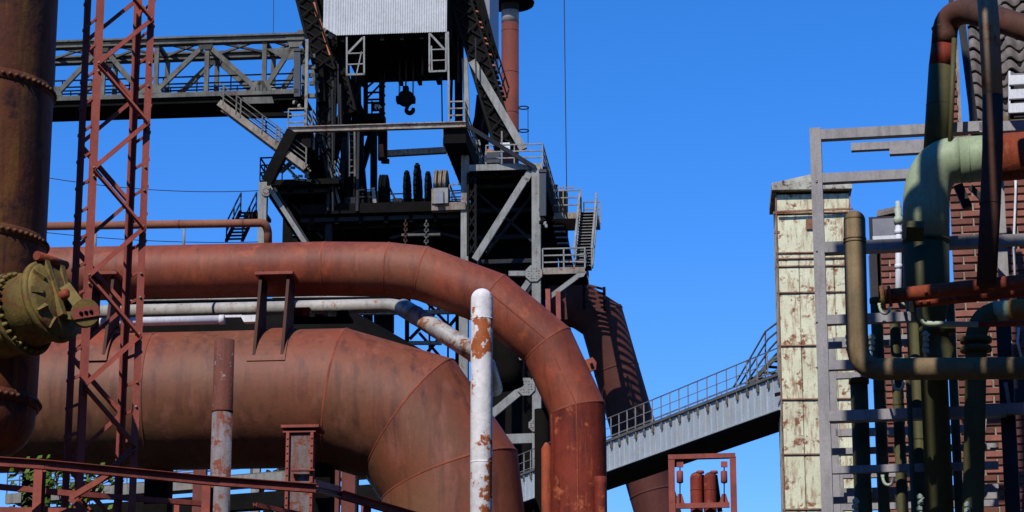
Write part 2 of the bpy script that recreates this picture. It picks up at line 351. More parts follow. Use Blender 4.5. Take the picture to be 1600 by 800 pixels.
# braces
def tb(name, u0, v0, u1, v1, wd, th, m, d=0.0, d1=None):
    return bar(ft, name, T(u0, v0, d), T(u1, v1, d if d1 is None else d1), wd, th, m)
tb('brace', 822, 278, 742, 406, 0.36, 0.2, 'tower_steel', -0.05); tb('brace', 829, 268, 821, 282, 0.36, 0.2, 'tower_steel', -0.05)
tb('brace', 420, 292, 478, 382, 0.24, 0.2, 'tower_steel', -0.1); tb('brace', 428, 292, 484, 382, 0.12, 0.2, 'shade_blue', 0.1)
tb('girder', 795, 428, 832, 428, 0.26, 0.3, 'tower_steel'); tb('girder', 780, 687, 838, 685, 0.5, 0.3, 'tower_steel')
tb('girder', 400, 430, 838, 428, 0.5, 0.3, 'shade_black_steel', 6)
tb('brace', 826, 600, 768, 648, 0.42, 0.2, 'tower_steel', -0.1); tb('brace', 826, 440, 772, 520, 0.3, 0.2, 'tower_steel', -0.1)
tb('girder', 790, 545, 832, 545, 0.2, 0.2, 'beam_rusty', 1.5); tb('girder', 792, 560, 832, 560, 0.2, 0.2, 'beam_rusty', 1.5)
def gusset(u, v, r, d=-0.32):
    c = T(u, v, d); pl = [c+ex*(r*math.cos(rad(22.5+45*k)))+Z*(r*math.sin(rad(22.5+45*k))) for k in range(8)]
    gp = prism(ft, 'gusset_plate', pl, ey*0.05, 'tower_steel')
    bolts(gp, 'rivets', [c-ey*0.0+ex*x*r*0.28+Z*y*r*0.28 for x in (-2, -1, 0, 1, 2) for y in (-2, -1, 0, 1, 2) if abs(x)+abs(y) in (2, 3)], -ey, 0.04, 0.035, 'beam_rusty')
gusset(834, 427, 0.47); gusset(822, 604, 0.5); gusset(836, 664, 0.36); gusset(416, 298, 0.3)
# lower lattice between the bends (sky shows through)
for (a, b, c, e) in ((640, 478, 700, 530), (690, 478, 640, 530), (655, 520, 690, 560), (665, 470, 735, 545), (735, 470, 660, 560), (700, 560, 735, 600)):
    tb('lattice_bar', a, b, c, e, 0.16, 0.16, 'shade_black_steel', 9)
tb('girder', 560, 489, 742, 487, 0.22, 0.25, 'beam_rusty', 8); tb('girder', 640, 536, 690, 536, 0.2, 0.2, 'beam_rusty', 8)
for u in (612, 636, 671, 700): tb('hanger', u, 470, u, 620, 0.1 if u != 636 else 0.24, 0.1, 'shade_black_steel', 9)
tb('post', 725, 486, 725, 620, 0.5, 0.4, 'tower_steel', 3)
tb('post', 600, 440, 600, 520, 1.1, 0.4, 'shade_black_steel', 9); tb('post', 575, 470, 575, 520, 0.5, 0.4, 'shade_black_steel', 9)

# ---- crane runway on top
b0 = T(450, 205, -1.5); b1 = T(728, 193, -1.5)
b0.z = b1.z = (b0.z+b1.z)/2
ibeam(ft, 'front_beam', b0, b1, 0.3, 0.32, 0.05, 'beam_rusty')
for (p, k) in ((b0, 1), (b1, -1)):
    q = p+ex*(k*0.62)-Z*0.45
    bar(ft, 'runway_girder', q+ey*0.15, q+ey*11, 1.2, 1.0, 'shade_black_steel')
    for i in range(6): bar(ft, 'side_stiffener', q+ex*(-k*-0.63)+ey*(0.8+i*1.7)-Z*0.45, q+ex*(0.63*k)+ey*(0.8+i*1.7)+Z*0.45, 0.12, 0.1, 'tower_steel')
tb('beam', 592, 241, 714, 234, 0.34, 0.3, 'beam_rusty', 6); 
tb('bracket', 598, 205, 598, 250, 0.5, 0.3, 'shade_black_steel', 5.8); tb('bracket', 596, 252, 608, 252, 0.22, 0.3, 'shade_black_steel', 5.8); tb('bracket', 595, 226, 597, 246, 0.25, 0.2, 'lit_orange', 5.6)
# left inclined leg and the bundle of dark posts beside it
def ibx(u0, v0, u1, v1, wd, th, m, d, name='leg', d1=None): return tb(name, u0, v0, u1, v1, wd, th, m, d, d1)
ibx(474, -20, 508, 110, 1.15, 1.0, 'shade_black_steel', 1.0); ibx(505, -10, 548, 180, 0.8, 0.8, 'shade_black_steel', 2.0)
ibx(512, 90, 508, 250, 1.0, 0.9, 'shade_black_steel', 1.5); ibx(535, 70, 545, 330, 0.6, 0.6, 'shade_black_steel', 5)
ibx(525, 215, 560, 120, 0.6, 0.5, 'shade_black_steel', 4); ibx(540, 130, 572, 206, 0.7, 0.7, 'shade_black_steel', 5)
ibx(549, 190, 547, 335, 0.4, 0.5, 'shade_black_steel', 4); ibx(556, 120, 560, 335, 0.5, 0.5, 'shade_black_steel', 6)
ibx(584, 200, 584, 335, 0.34, 0.4, 'shade_black_steel', 5); ibx(554, 300, 582, 206, 0.35, 0.4, 'shade_black_steel', 6); ibx(563, 225, 572, 335, 0.3, 0.3, 'shade_black_steel', 7)
ibx(540, 215, 528, 330, 0.3, 0.3, 'shade_blue', 3); ibx(520, 150, 560, 162, 0.6, 0.4, 'shade_black_steel', 5)
ibx(500, 330, 530, 205, 0.5, 0.5, 'shade_black_steel', 4); ibx(495, 60, 502, 160, 0.5, 0.3, 'shade_black_steel', 0.6)
ibx(578, 188, 577, 210, 0.9, 0.6, 'shade_black_steel', 6.4)
for (v0, v1) in ((4, 26), (30, 46), (50, 66), (70, 86)):            # inclined leg edges coloured bright as if sunlit
    u = 488+v0*0.32; tb('rib', u+1, v0, u+6, v1, 0.14, 0.1, 'lit_orange', 0.3)
tb('rail', 484, -6, 522, 96, 0.1, 0.1, 'shade_black_steel', 0.1)
for i in range(12):
    u = 505+random.random()*18; v = 34+random.random()*24; tb('debris', u, v, u+4, v+3, 0.25, 0.3, 'concrete', 0.4)
# right inclined leg (A-frame), its sunlit lower strip as a brighter coloured flange, the stair on it
ibx(716, -20, 790, 232, 1.25, 1.0, 'shade_black_steel', 3.0); tb('flange', 738, 96, 818, 234, 0.42, 0.3, 'tower_steel', 2.2)
ibx(738, -20, 766, 90, 0.9, 1.0, 'shade_black_steel', 4.0)
ibx(716, 60, 717, 195, 0.4, 0.4, 'shade_black_steel', 5.0); tb('flange', 726, 92, 730, 188, 0.3, 0.2, 'tower_steel', 2.0)
ibx(752, 150, 741, 260, 0.5, 0.4, 'shade_black_steel', 8.0); ibx(757, 150, 757, 262, 0.45, 0.4, 'shade_black_steel', 9.0); ibx(745, 200, 758, 150, 0.5, 0.5, 'shade_black_steel', 7); tb('hanger', 706, 110, 704, 185, 0.14, 0.14, 'shade_black_steel', 5)
for i in range(20):
    f = i/19; u = 734+f*50; v = -6+f*160; tb('stair_tread', u, v, u+6, v+1, 0.08, 0.5, 'lit_orange' if i in (3, 5, 6, 8, 9, 11, 13) else 'shade_black_steel', 2.6)  # bright treads carry their sunlight in the colour
for o in (0, 7): tb('handrail', 741+o*0.7, -10-o, 793+o*0.3, 152-o*2, 0.09, 0.09, 'shade_black_steel', 2.2)
for i in range(9):
    f = i/8; u = 741+f*50; v = -4+f*158; tb('rail_post', u, v, u+4, v-14, 0.07, 0.07, 'shade_black_steel', 2.2)
# railings of the decks
railing(ft, [dba+ex*0.9+Z*0.2, dbb+Z*0.2, dbb+Z*0.2+ey*11], 1.1, 1.3, 'tower_steel', 3, 0.035)
bar(ft, 'beam', T(722, 192, -1.4), T(836, 262, -0.3), 0.22, 0.2, 'shade_blue')
railing(ft, [dca+Z*0.2+ey*6, dca+Z*0.2, dca+Z*0.2+ex*1.2], 1.25, 1.2, 'shade_black_steel', 3, 0.035)
railing(ft, [T(560, 330, 2), T(582, 330, 2)], 1.2, 0.7, 'shade_blue', 3, 0.03)
bar(ft, 'plate', T(583, 294, 1.4), T(588, 334, 1.4), 0.18, 0.1, 'tower_steel')
railing(ft, [T(702, 318, 1.5), T(723, 317, 1.5)], 1.05, 0.7, 'beam_rusty', 3, 0.03)
tb('ledge', 675, 325, 728, 323, 0.42, 0.5, 'beam_rusty', 0.9); tb('winch_box', 690, 296, 690, 320, 0.75, 0.6, 'tower_steel', 0.8)
tb('winch_box', 687, 298, 687, 318, 0.4, 0.1, 'slate_panel', 0.4); tb('box', 678, 297, 678, 320, 0.2, 0.5, 'beam_rusty', 0.8)
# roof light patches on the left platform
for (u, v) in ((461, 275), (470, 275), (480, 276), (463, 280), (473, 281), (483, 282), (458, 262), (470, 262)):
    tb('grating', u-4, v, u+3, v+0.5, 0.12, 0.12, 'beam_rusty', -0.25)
# motor and bits on the right deck
tb('winch', 770, 240, 770, 258, 0.8, 0.8, 'slate_box', 1.2); tb('winch', 790, 225, 790, 236, 0.5, 0.5, 'white_panel', 2.0); tb('aerial', 784, 205, 784, 258, 0.08, 0.08, 'tower_steel', 1.0)
tb('box', 766, 234, 766, 240, 0.3, 0.3, 'lit_orange', 3.0)

# lacing on the inclined legs and posts of the dark frame
def lacing(u0, v0, u1, v1, hw, n, d, m_):
    for i in range(n):
        f, g_ = i/n, (i+1)/n; a0, b0 = u0+(u1-u0)*f, v0+(v1-v0)*f; a1, b1 = u0+(u1-u0)*g_, v0+(v1-v0)*g_
        tb('lacing_bar', a0-hw, b0, a1+hw, b1, 0.09, 0.05, m_, d); tb('lacing_bar', a0+hw, b0, a1-hw, b1, 0.09, 0.05, m_, d-0.06)
    for k in (-1, 1): tb('edge_angle', u0+k*hw, v0, u1+k*hw, v1, 0.12, 0.08, m_, d-0.12)
lacing(474, -14, 508, 108, 15, 6, 0.42, 'dark_lace'); lacing(512, 96, 508, 248, 13, 7, 0.95, 'dark_lace'); lacing(508, 20, 546, 172, 9, 7, 1.5, 'dark_lace')
lacing(716, -14, 790, 228, 16, 10, 2.4, 'dark_lace'); lacing(560, 205, 560, 330, 7, 6, 3.5, 'dark_lace'); lacing(737, 270, 737, 400, 6, 6, 0.6, 'dark_lace')
for (u0, u1, v, d) in ((470, 733, 345, 1.6), (480, 733, 356, 2.6), (430, 520, 300, 0.8), (740, 835, 276, 1.0), (740, 835, 292, 2.0), (740, 830, 330, 3.5), (740, 830, 372, 4.0), (745, 832, 410, 2.0)):
    tb('floor_beam', u0, v, u1, v-(u1-u0)*0.03, 0.22, 0.2, 'shade_blue', d)
railing(ft, [T(520, 333, 5), T(560, 332, 5)], 1.1, 0.9, 'shade_blue', 3, 0.03); railing(ft, [T(706, 332, 4), T(733, 331, 4)], 1.1, 0.9, 'shade_blue', 3, 0.03)
railing(ft, [b0+ex*1.3+Z*0.1, b0+ex*1.3+ey*10+Z*0.1], 1.0, 1.3, 'gantry_steel', 3, 0.03); railing(ft, [b1-ex*0.1+Z*0.1+ey*0.6, b1-ex*0.1+ey*10+Z*0.1], 1.0, 1.3, 'gantry_steel', 3, 0.03)
for (u, v0, v1, d) in ((600, 60, 130, 5), (615, 62, 127, 6), (690, 120, 190, 4), (528, 100, 200, 0.5), (519, 140, 330, 0.3), (743, 60, 130, 1.5)): tb('conduit', u, v0, u+1, v1, 0.07, 0.07, 'shade_blue', d)
# lattice column, ladders and clutter in the dark left bay
for u in (545, 554): tb('lattice_post', u, 205, u+0.5, 276, 0.1, 0.1, 'tower_steel' if u == 545 else 'gantry_steel', 2.2)
for i in range(7): tb('rung', 545, 210+i*10, 554, 210+i*10, 0.06, 0.06, 'gantry_steel', 2.2); tb('rung', 545, 220+i*9, 554, 211+i*9, 0.05, 0.05, 'shade_blue', 2.25)
for (u0, v0, u1, v1, m_) in ((506, 60, 524, 150, 'shade_blue'), (515, 150, 513, 330, 'shade_blue'), (503, 205, 530, 318, 'gantry_steel'), (498, 210, 524, 322, 'shade_blue'), (531, 130, 534, 205, 'shade_blue'), (560, 200, 558, 330, 'shade_blue'), (432, 245, 470, 284, 'shade_blue'), (440, 300, 505, 372, 'shade_blue'), (610, 345, 720, 372, 'shade_blue'), (610, 372, 720, 345, 'shade_blue'), (745, 300, 835, 380, 'shade_blue'), (760, 395, 835, 300, 'shade_blue'), (790, 445, 832, 500, 'shade_blue'), (786, 515, 832, 445, 'shade_blue')):
    tb('thin_brace', u0, v0, u1, v1, 0.14, 0.14, m_, 1.0 if v0 < 290 else 3.0)
for i in range(26):
    u = 500+random.random()*34; v = 205+(u-500)*2.6+random.uniform(-14, 14); tb('light_speckle', u, v, u+2, v+random.uniform(2, 5), 0.1, 0.06, 'gantry_steel', 0.8)  # pale bars painted as light speckles along the inner edges
for i in range(16):
    u = 735+random.random()*20; v = 200+(u-735)*2.0+random.uniform(-8, 16); tb('light_speckle', u, v, u+1.5, v+random.uniform(3, 7), 0.09, 0.06, 'tower_steel', 2.0)  # lit speckles of the right girder, made as pale bars
for i in range(8): tb('deck_slat', 745+i*11, 270+i % 3, 751+i*11, 300, 0.1, 0.1, 'shade_blue', 4.0)
for (u, v, w_, h_) in ((612, 324, 0.9, 0.5), (622, 322, 0.5, 0.7), (715, 326, 0.4, 0.6), (548, 322, 0.6, 0.8)):
    p_ = T(u, v, 2.6); bar(ft, 'gear_case', p_-Z*h_/2-Z*0.2, p_+Z*h_/2, w_, 0.7, 'shade_blue')
railing(ft, [T(604, 331, 3.2), T(634, 330, 3.2)], 1.0, 0.8, 'shade_black_steel', 3, 0.03)
for (u, v0, v1) in ((545, 60, 128), (556, 60, 130), (660, 56, 118), (716, 50, 130)): tb('hanger', u, v0, u, v1, 0.1, 0.1, 'shade_blue', 3)
# small cages at the ends of the front beam
for (u0, u1, v0, v1) in ((450, 478, 168, 202), (702, 726, 156, 191)):
    a = T(u0, v1, -1.4); b = T(u1, v1, -1.4); a.z = b.z = (a.z+b.z)/2
    railing(ft, [a, b, b+ey*1.2], 1.15, 0.9, 'beam_rusty', 3, 0.035)
tb('pole', 480, 62, 478, 195, 0.16, 0.16, 'tower_steel', -1.2); tb('pole', 700, 50, 702, 190, 0.1, 0.1, 'tower_steel', -1.2)
for (u, v) in ((486, 105), (489, 118), (485, 88), (487, 150), (490, 130)): tb('bracket', u-6, v, u+8, v, 0.22, 0.2, 'gantry_steel', 0)
tb('brace', 488, 110, 497, 145, 0.2, 0.2, 'gantry_steel', 0); tb('brace', 478, 165, 492, 200, 0.12, 0.2, 'gantry_steel', 0)

# long slate boxes fixed to the frame
for (u, v0, v1, d, lb) in ((848, 267, 338, -0.4, 'long slate grey box on the furnace column below the railed deck'), (465, 78, 152, -1.0, 'long slate grey box hanging at the end of the conveyor gantry')):
    t = thing('cable_box', lb, 'box', T(u, v1, d)); bar(t, 'casing', T(u, v0, d), T(u, v1, d), 0.34, 0.3, 'slate_box'); bar(t, 'lid', T(u, v0-1, d-0.04), T(u, v0+3, d-0.04), 0.4, 0.34, 'slate_box')
    for k in range(7):
        q = T(u-5+random.random()*10, v1+2+random.random()*12, d-0.1); lathe(t, 'fitting', q, Vector((random.random()-0.5, -0.3, -1)), [(0, 0.05), (0.08, 0.09), (0.2, 0.07), (0.25, 0.02)], 'tower_steel' if k % 2 else 'shade_black_steel', 10)
    bar(t, 'bracket', T(u-6, v1-10, d+0.1), T(u+4, v1-10, d+0.1), 0.1, 0.3, 'beam_rusty')

# ---- hoist house with corrugated cladding
hh = thing('hoist_house', 'light grey corrugated metal hoist house with black underside above the crane hook', 'hoist house', T(610, 52, 4))
ha = T(526, 56, -0.2); hb = T(698, 49, -0.2); ha.z = hb.z = (ha.z+hb.z)/2
LW = (hb-ha).length; nW = 46; V = []; Fc = []
H = 7.0
prof = []
for i in range(nW*4+1):
    ph = (i % 4); dz = (0, 0.045, 0.045, 0)[ph]
    prof.append((ha+ex*(LW*i/(nW*4)), dz))
zcut = T(505, 0, 0).z - ha.z
for (q, dz) in prof: V.append(q-ey*dz)
for (q, dz) in prof: V.append(q-ey*dz+Z*H)
k = len(prof); Fc = [(i, i+1, i+1+k, i+k) for i in range(k-1)]
mk('cladding', V, Fc, 'corrugated', hh)
q = ha-ex*0.75+Z*0.5; mk('cladding', [v for i in range(9) for v in (q+ex*(0.75*i/8)-ey*(0.045 if i % 2 else 0)-Z*(0.5*(i/8)), q+ex*(0.75*i/8)-ey*(0.045 if i % 2 else 0)+Z*6.5)], [(2*i, 2*i+2, 2*i+3, 2*i+1) for i in range(8)], 'corrugated', hh)
prism(hh, 'floor', [ha+ey*0.12, hb+ey*0.12, hb+ey*8, ha+ey*8], Z*0.3, 'shade_black_steel')
prism(hh, 'body', [ha+ey*0.14+Z*0.32, hb+ey*0.14+Z*0.32, hb+ey*8+Z*0.32, ha+ey*8+Z*0.32], Z*6.6, 'shade_black_steel')
prism(hh, 'side_wall', [hb+ex*1.0+ey*4+Z*0.3, hb+ex*1.9+ey*4+Z*0.3, hb+ex*1.9+ey*9+Z*0.3, hb+ex*1.0+ey*9+Z*0.3], Z*6.6, 'slate_panel')  # blue-grey colour holds the shade of this wall
for i in range(6):
    p = ha.lerp(hb, 0.05+i*0.18)-Z*0.15; bar(hh, 'joist', p+ey*0.2, p+ey*7.9, 0.2, 0.3, 'shade_black_steel')
for (u0, u1, v0, v1, s) in ((542, 569, 58, 117, 1), (671, 697, 52, 112, -1)):
    m = 'tower_steel'
    def hb_(name, a, b, wd=0.11): return bar(hh, name, T(a[0], a[1], -0.15), T(b[0], b[1], -0.15), wd, 0.1, m)
    hb_('frame_bar', (u0, v0), (u0, v1), 0.09); hb_('frame_bar', (u1, v0-1), (u1, v1), 0.09); hb_('frame_bar', (u0-1, v1), (u1+1, v1-1), 0.1)
    hb_('frame_bar', (u0, v0+26), (u1, v0+25), 0.06); hb_('frame_bar', (u0, v0+43), (u1, v0+42), 0.06)
    if s > 0: hb_('frame_brace', (u0+2, v0+25), (u1-2, v0+1)); hb_('frame_brace', (u0+15, v1), (u1-4, v0+23), 0.06)
    else: hb_('frame_brace', (u0+1, v0+1), (u1-2, v0+26)); hb_('frame_brace', (u0+3, v0+20), (u0+4, v1), 0.08)

# ---- driver's cage with the number plate
cg = thing('crane_cage', 'small black open steel cage with number plate beside the hook', 'cage', T(588, 187, 4))
for (u, wd) in ((570, 0.14), (573.5, 0.1), (594, 0.12), (598, 0.2)): bar(cg, 'post', T(u, 126, 4), T(u, 187, 4), wd, 0.12, 'shade_black_steel')
bar(cg, 'inner_post', T(581, 158, 4.1), T(581, 186, 4.1), 0.08, 0.08, 'shade_black_steel')
for v in (145, 156, 161): bar(cg, 'rail', T(568, v, 4), T(600, v-1, 4), 0.09, 0.1, 'shade_black_steel')
bar(cg, 'brace', T(572, 155, 4.0), T(598, 128, 4.0), 0.09, 0.08, 'shade_black_steel'); bar(cg, 'brace', T(572, 138, 4.0), T(586, 126, 4.0), 0.09, 0.08, 'shade_black_steel')
a = T(569, 188, 4); b = T(599, 187, 4); prism(cg, 'floor', [a, b, b+ey*1.0, a+ey*1.0], Z*0.4, 'shade_black_steel')
pl = bar(cg, 'number_plate', T(589, 160, 3.9), T(589, 174, 3.9), 0.5, 0.04, 'shade_black_steel')
for i in range(4): bar(cg, 'bolt', T(598, 135+i*14, 3.9), T(602, 135+i*14, 3.9), 0.12, 0.1, 'shade_black_steel')
fcv = bpy.data.curves.new('numerals', 'FONT'); fcv.body = '49'; fcv.size = 0.42; fcv.extrude = 0.005; fcv.align_x = 'CENTER'; fcv.align_y = 'CENTER'
tmp = bpy.data.objects.new('tmp', fcv); COL.objects.link(tmp); bpy.context.view_layer.update()
me = bpy.data.meshes.new_from_object(tmp.evaluated_get(bpy.context.evaluated_depsgraph_get())); bpy.data.objects.remove(tmp)
c = T(590.5, 167.5, 3.86); VV = [c - ex*v.co.x + Z*v.co.y - ey*v.co.z for v in me.vertices]; FF = [tuple(p.vertices) for p in me.polygons]
mk('numerals', VV, FF, 'sign_white', cg)

# ---- hook block
hk = thing('crane_hook', 'heavy round black crane hook block hanging from cables below the hoist house', 'hook', T(634, 178, 3.5))
c = T(634, 154, 3.5)
lathe(hk, 'sheave_block', c-ey*0.28, ey, [(0, 0.28), (0.05, 0.42), (0.28, 0.48), (0.5, 0.42), (0.56, 0.28)], 'shade_black_steel', 28)
for k in range(5):
    q = c+ex*(-0.44+0.22*k)-Z*0.02; 
bar(hk, 'cheek_plate', c+Z*0.42, c+Z*0.68, 0.3, 0.4, 'shade_black_steel'); bar(hk, 'strap', c-ex*0.52-Z*0.05, c+ex*0.52-Z*0.05, 0.28, 0.5, 'shade_black_steel'); bar(hk, 'strap', c-ex*0.5-Z*0.2, c+ex*0.5-Z*0.2, 0.1, 0.5, 'shade_black_steel')
hp = [c-Z*0.4+ex*0.12]+[c-Z*0.66+ex*0.23+Vector((0, 0, 0))+ (ex*math.cos(a)+Z*math.sin(a))*0.19 for a in [rad(150+i*25) for i in range(11)]]
tube(hk, 'hook', hp, [0.12]+[0.1+0.03*math.sin(i/10*math.pi) for i in range(10)]+[0.03], 'shade_black_steel', 12)
for (x, r) in ((-0.38, 0.025), (-0.33, 0.02), (0.38, 0.025), (0.43, 0.02), (0.0, 0.05)): tube(hk, 'cable', [c+ex*x+Z*0.2, Vector((c.x+ex.x*x, c.y+ex.y*x, ha.z+0.1))], r, 'cable', 6)

# ---- cable pulleys seen edge-on
def wheel(parent, name, c, r, wd, m, groove='shade_black_steel'):
    lathe(parent, name, c-ex*(wd/2), ex, [(0, r*0.93), (wd*0.1, r), (wd*0.3, r), (wd*0.42, r*0.88), (wd*0.58, r*0.88), (wd*0.7, r), (wd*0.9, r), (wd, r*0.93)], m, 36, ref=Z)
    lathe(parent, 'hub', c-ex*(wd*0.7), ex, [(0, r*0.18), (wd*1.4, r*0.18)], groove, 16, ref=Z)
pw = [('cable_pulley', (597.0, 603.5), 306, 0.95, 'pair of black cable pulleys on the furnace deck beside the small railing', 0.2),
      ('cable_pulley', (682.5, 690.0, 697), 300, 1.0, 'three cable pulleys above the grey winch box on the furnace deck', 0.18)]
for (nm, us, v, r, lb, wd) in pw:
    t = thing(nm, lb, 'pulley', T(us[0], 331, 2.2))
    for u in us: wheel(t, 'wheel', T(u, v-6, 2.2), r, wd, 'beam_rusty' if us[0] > 650 else 'shade_black_steel')
    for u in (us[0]-3.6, us[-1]+3.6):
        p = T(u, v-4, 2.2); prism(t, 'cheek_plate', [p-ey*0.25, p+ey*0.25, p+ey*0.6-Z*0.95, p-ey*0.6-Z*0.95], ex*0.06, 'shade_black_steel')
    tube(t, 'cable', [T(us[-1]+3, v-16, 2.2), T(us[-1]+16+6, 331, 2.2)], 0.03, 'cable', 6); tube(t, 'cable', [T(us[-1]+3, v-18, 2.2), T(us[-1]+16+9, 331, 2.2)], 0.03, 'cable', 6)
# chain wheels
for (u, v, r, wd, lb) in ((636.5, 302, 1.15, 0.22, 'narrow black chain wheel next to the pair of black cable pulleys'), (653, 297, 1.3, 0.36, 'tallest and broadest of the black chain wheels on the furnace deck'), (669.5, 302, 1.1, 0.22, 'narrow black chain wheel next to the grey winch box')):
    t = thing('chain_wheel', lb, 'chain wheel', T(u, 333, 3.0), None); c = T(u, v, 3.0)
    wheel(t, 'wheel', c, r*0.9, wd*0.7, 'shade_black_steel')
    mb = MB(); nl = 30
    for i in range(nl):
        a = 2*math.pi*i/nl; d = ey*math.cos(a)+Z*math.sin(a); tt = -ey*math.sin(a)+Z*math.cos(a); q = c+d*r*0.98
        mb.bar(q-tt*0.1, q+tt*0.1, wd*(1.15 if i % 2 else 0.7), 0.16, ex)
    mb.build('chain', 'shade_black_steel', t)
    bar(t, 'pedestal', Vector((c.x, c.y, c.z-0.6)), T(u, 333, 3.0), wd*2.6, 0.9, 'shade_black_steel')
for (u, v0, v1, sc) in ((634, 344, 382, 0.8), (666.5, 345, 384, 1.0)):
    t = thing('hanging_chain', 'rusty hanging link chain under the furnace deck' if sc < 1 else 'thicker pale rusty chain under the furnace deck beside a grey column', 'chain', T(u, v1, 0.4))
    L = T(u, v0, 0.4).z-T(u, v1, 0.4).z; n = 9; c = T(u, v0, 0.4)
    for i in range(n):
        q = c-Z*(L*(i+0.5)/n); e = ex if i % 2 else ey; h = L/n*0.75; ww = 0.1*sc
        pts = [q+e*ww*math.cos(a)+Z*h*0.72*math.sin(a) for a in [2*math.pi*j/10 for j in range(11)]]
        tube(t, 'link', pts, 0.035*sc+0.01, 'bracket_brown' if sc < 1 else 'gantry_steel', 6)
tb('ledge', 628, 368, 688, 367, 0.12, 0.3, 'gantry_steel', 0.6)

# ---- chimney
ch = thing('steel_chimney', 'tall slim rust red steel chimney with silver band and round top platform', 'chimney', down(T(797, 226, 16)))
c = down(T(797, 120, 16)); rch = 14*0.0344*1.1
def tz(v): return T(797, v, 16).z
lathe(ch, 'pipe', c, Z, [(0, rch), (tz(37), rch)], 'chimney_red', 32)
lathe(ch, 'band', c, Z, [(tz(37), rch*1.01), (tz(18), rch*1.01)], 'chimney_silver', 32)
lathe(ch, 'top_pipe', c, Z, [(tz(18), rch*1.02), (tz(-60), rch*1.02)], 'shade_blue', 32)
for v in (50, 115, 178): lathe(ch, 'seam', c, Z, [(tz(v), rch*1.015), (tz(v)+0.05, rch*1.015)], 'chimney_red', 32)
lathe(ch, 'platform', c, Z, [(tz(7), 1.45), (tz(7)+0.12, 1.48)], 'shade_black_steel', 32); 
for i in range(12):
    a = 2*math.pi*i/12; q = c+Z*tz(7)+(ex*math.cos(a)+ey*math.sin(a))*1.4; bar(ch, 'rail_post', q, q+Z*1.1, 0.05, 0.05, 'shade_black_steel')
for v in (169, 205):
    q = Vector((c.x, c.y, tz(v)))+ex*(rch+0.28); tube(ch, 'ladder_hoop', [q+(ex*math.cos(a)+ey*math.sin(a))*0.3 for a in [2*math.pi*j/16 for j in range(17)]], 0.04, 'shade_black_steel', 6, caps=False)
bar(ch, 'ladder_rail', Vector((c.x, c.y, tz(226)))+ex*(rch+0.55), Vector((c.x, c.y, tz(169)))+ex*(rch+0.55), 0.04, 0.04, 'shade_black_steel')

# ---- right hand stair with its platforms
st = thing('access_stair', 'steep steel stair between two railed platforms beside the furnace', 'stair', T(880, 428, -1))
la = T(848, 424, -1.0); lb_ = T(914, 423, -1.0); la.z = lb_.z = (la.z+lb_.z)/2
prism(st, 'lower_platform', [la, lb_, lb_+ey*3.0, la+ey*3.0], Z*0.12, 'shade_black_steel')
bar(st, 'edge_beam', la-ey*0.05, lb_-ey*0.05, 0.34, 0.1, 'beam_rusty'); bar(st, 'bracket', lb_-Z*0.1-ex*0.1, T(858, 465, -1.0), 0.24, 0.15, 'tower_steel')
railing(st, [la+Z*0.12, lb_+Z*0.12, lb_+Z*0.12+ey*2.6], 1.1, 0.95, 'tower_steel', 3, 0.035, pw=0.07)
gp = prism(st, 'gusset', [T(900, 424, -1.1), T(916, 424, -1.1), T(912, 432, -1.1), T(902, 434, -1.1)], ey*0.05, 'tower_steel')
ua = T(864, 342, 5.0); ub = T(908, 341, 5.0); ua.z = ub.z = (ua.z+ub.z)/2
prism(st, 'upper_platform', [ua, ub+ex*0.9, ub+ex*0.9+ey*2.5, ua+ey*2.5], Z*0.35, 'beam_rusty')
railing(st, [ua+Z*0.35, ub+Z*0.35], 1.25, 1.4, 'tower_steel', 3, 0.035, pw=0.08)
railing(st, [ub+Z*0.35+ey*2.4, ub+ex*0.9+Z*0.35+ey*2.4], 1.25, 1.4, 'tower_steel', 3, 0.035, pw=0.08)
s0 = T(911, 418, -0.6); s1 = T(919, 330, 4.8)
for k in (-1, 1):
    o = ex*(0.46*k); prism(st, 'stringer', [s0+o, s0+o+ey*0.25, s1+o+ey*0.25, s1+o], ex*0.06, 'tower_steel')
    bar(st, 'handrail', s0+o+Z*1.0, s1+o+Z*1.0, 0.1, 0.1, 'tower_steel')
    bar(st, 'handrail', s0+o+Z*0.5, s1+o+Z*0.5, 0.06, 0.06, 'tower_steel')
    for f in (0, 0.33, 0.66, 1.0): q = s0.lerp(s1, f)+o; bar(st, 'rail_post', q, q+Z*1.0, 0.07, 0.07, 'tower_steel')
nt_ = 19
for i in range(nt_):
    q = s0.lerp(s1, (i+0.5)/nt_); bar(st, 'tread', q-ex*0.45, q+ex*0.45, 0.035, 0.22, 'tower_steel', ey=ey); q = q+ey*0.1; bar(st, 'riser', q-ex*0.44-Z*0.13, q+ex*0.44-Z*0.13, 0.22, 0.012, 'shade_black_steel', ey=ey)
ah = T(880, 300, 5); bar(st, 'aerial_mast', T(880, 342, 5), ah-Z*-0.3, 0.05, 0.05, 'beam_rusty'); bar(st, 'aerial', T(868, 294, 5), T(897, 293, 5), 0.06, 0.05, 'beam_rusty')
for i in range(9):
    q = T(862+i*2.2, 345+i*9, 6); bar(st, 'ladder_rung', q, q+ex*0.6, 0.08, 0.3, 'slate_panel')
bar(st, 'shadow_backing', T(872, 345, 6.3), T(888, 430, 6.3), 0.75, 0.05, 'shade_black_steel')  # sheet added to make the shadow of the slats solid
for (u, v0) in ((856, 452), (872, 456)): bar(ft, 'stub_plate', T(u, v0, -1.2), T(u+1, v0+44, -1.2), 0.24, 0.2, 'rail_paint')
bar(ft, 'stub_plate', T(880, 450, -0.6), T(884, 500, -0.6), 0.18, 0.3, 'duct_brown')

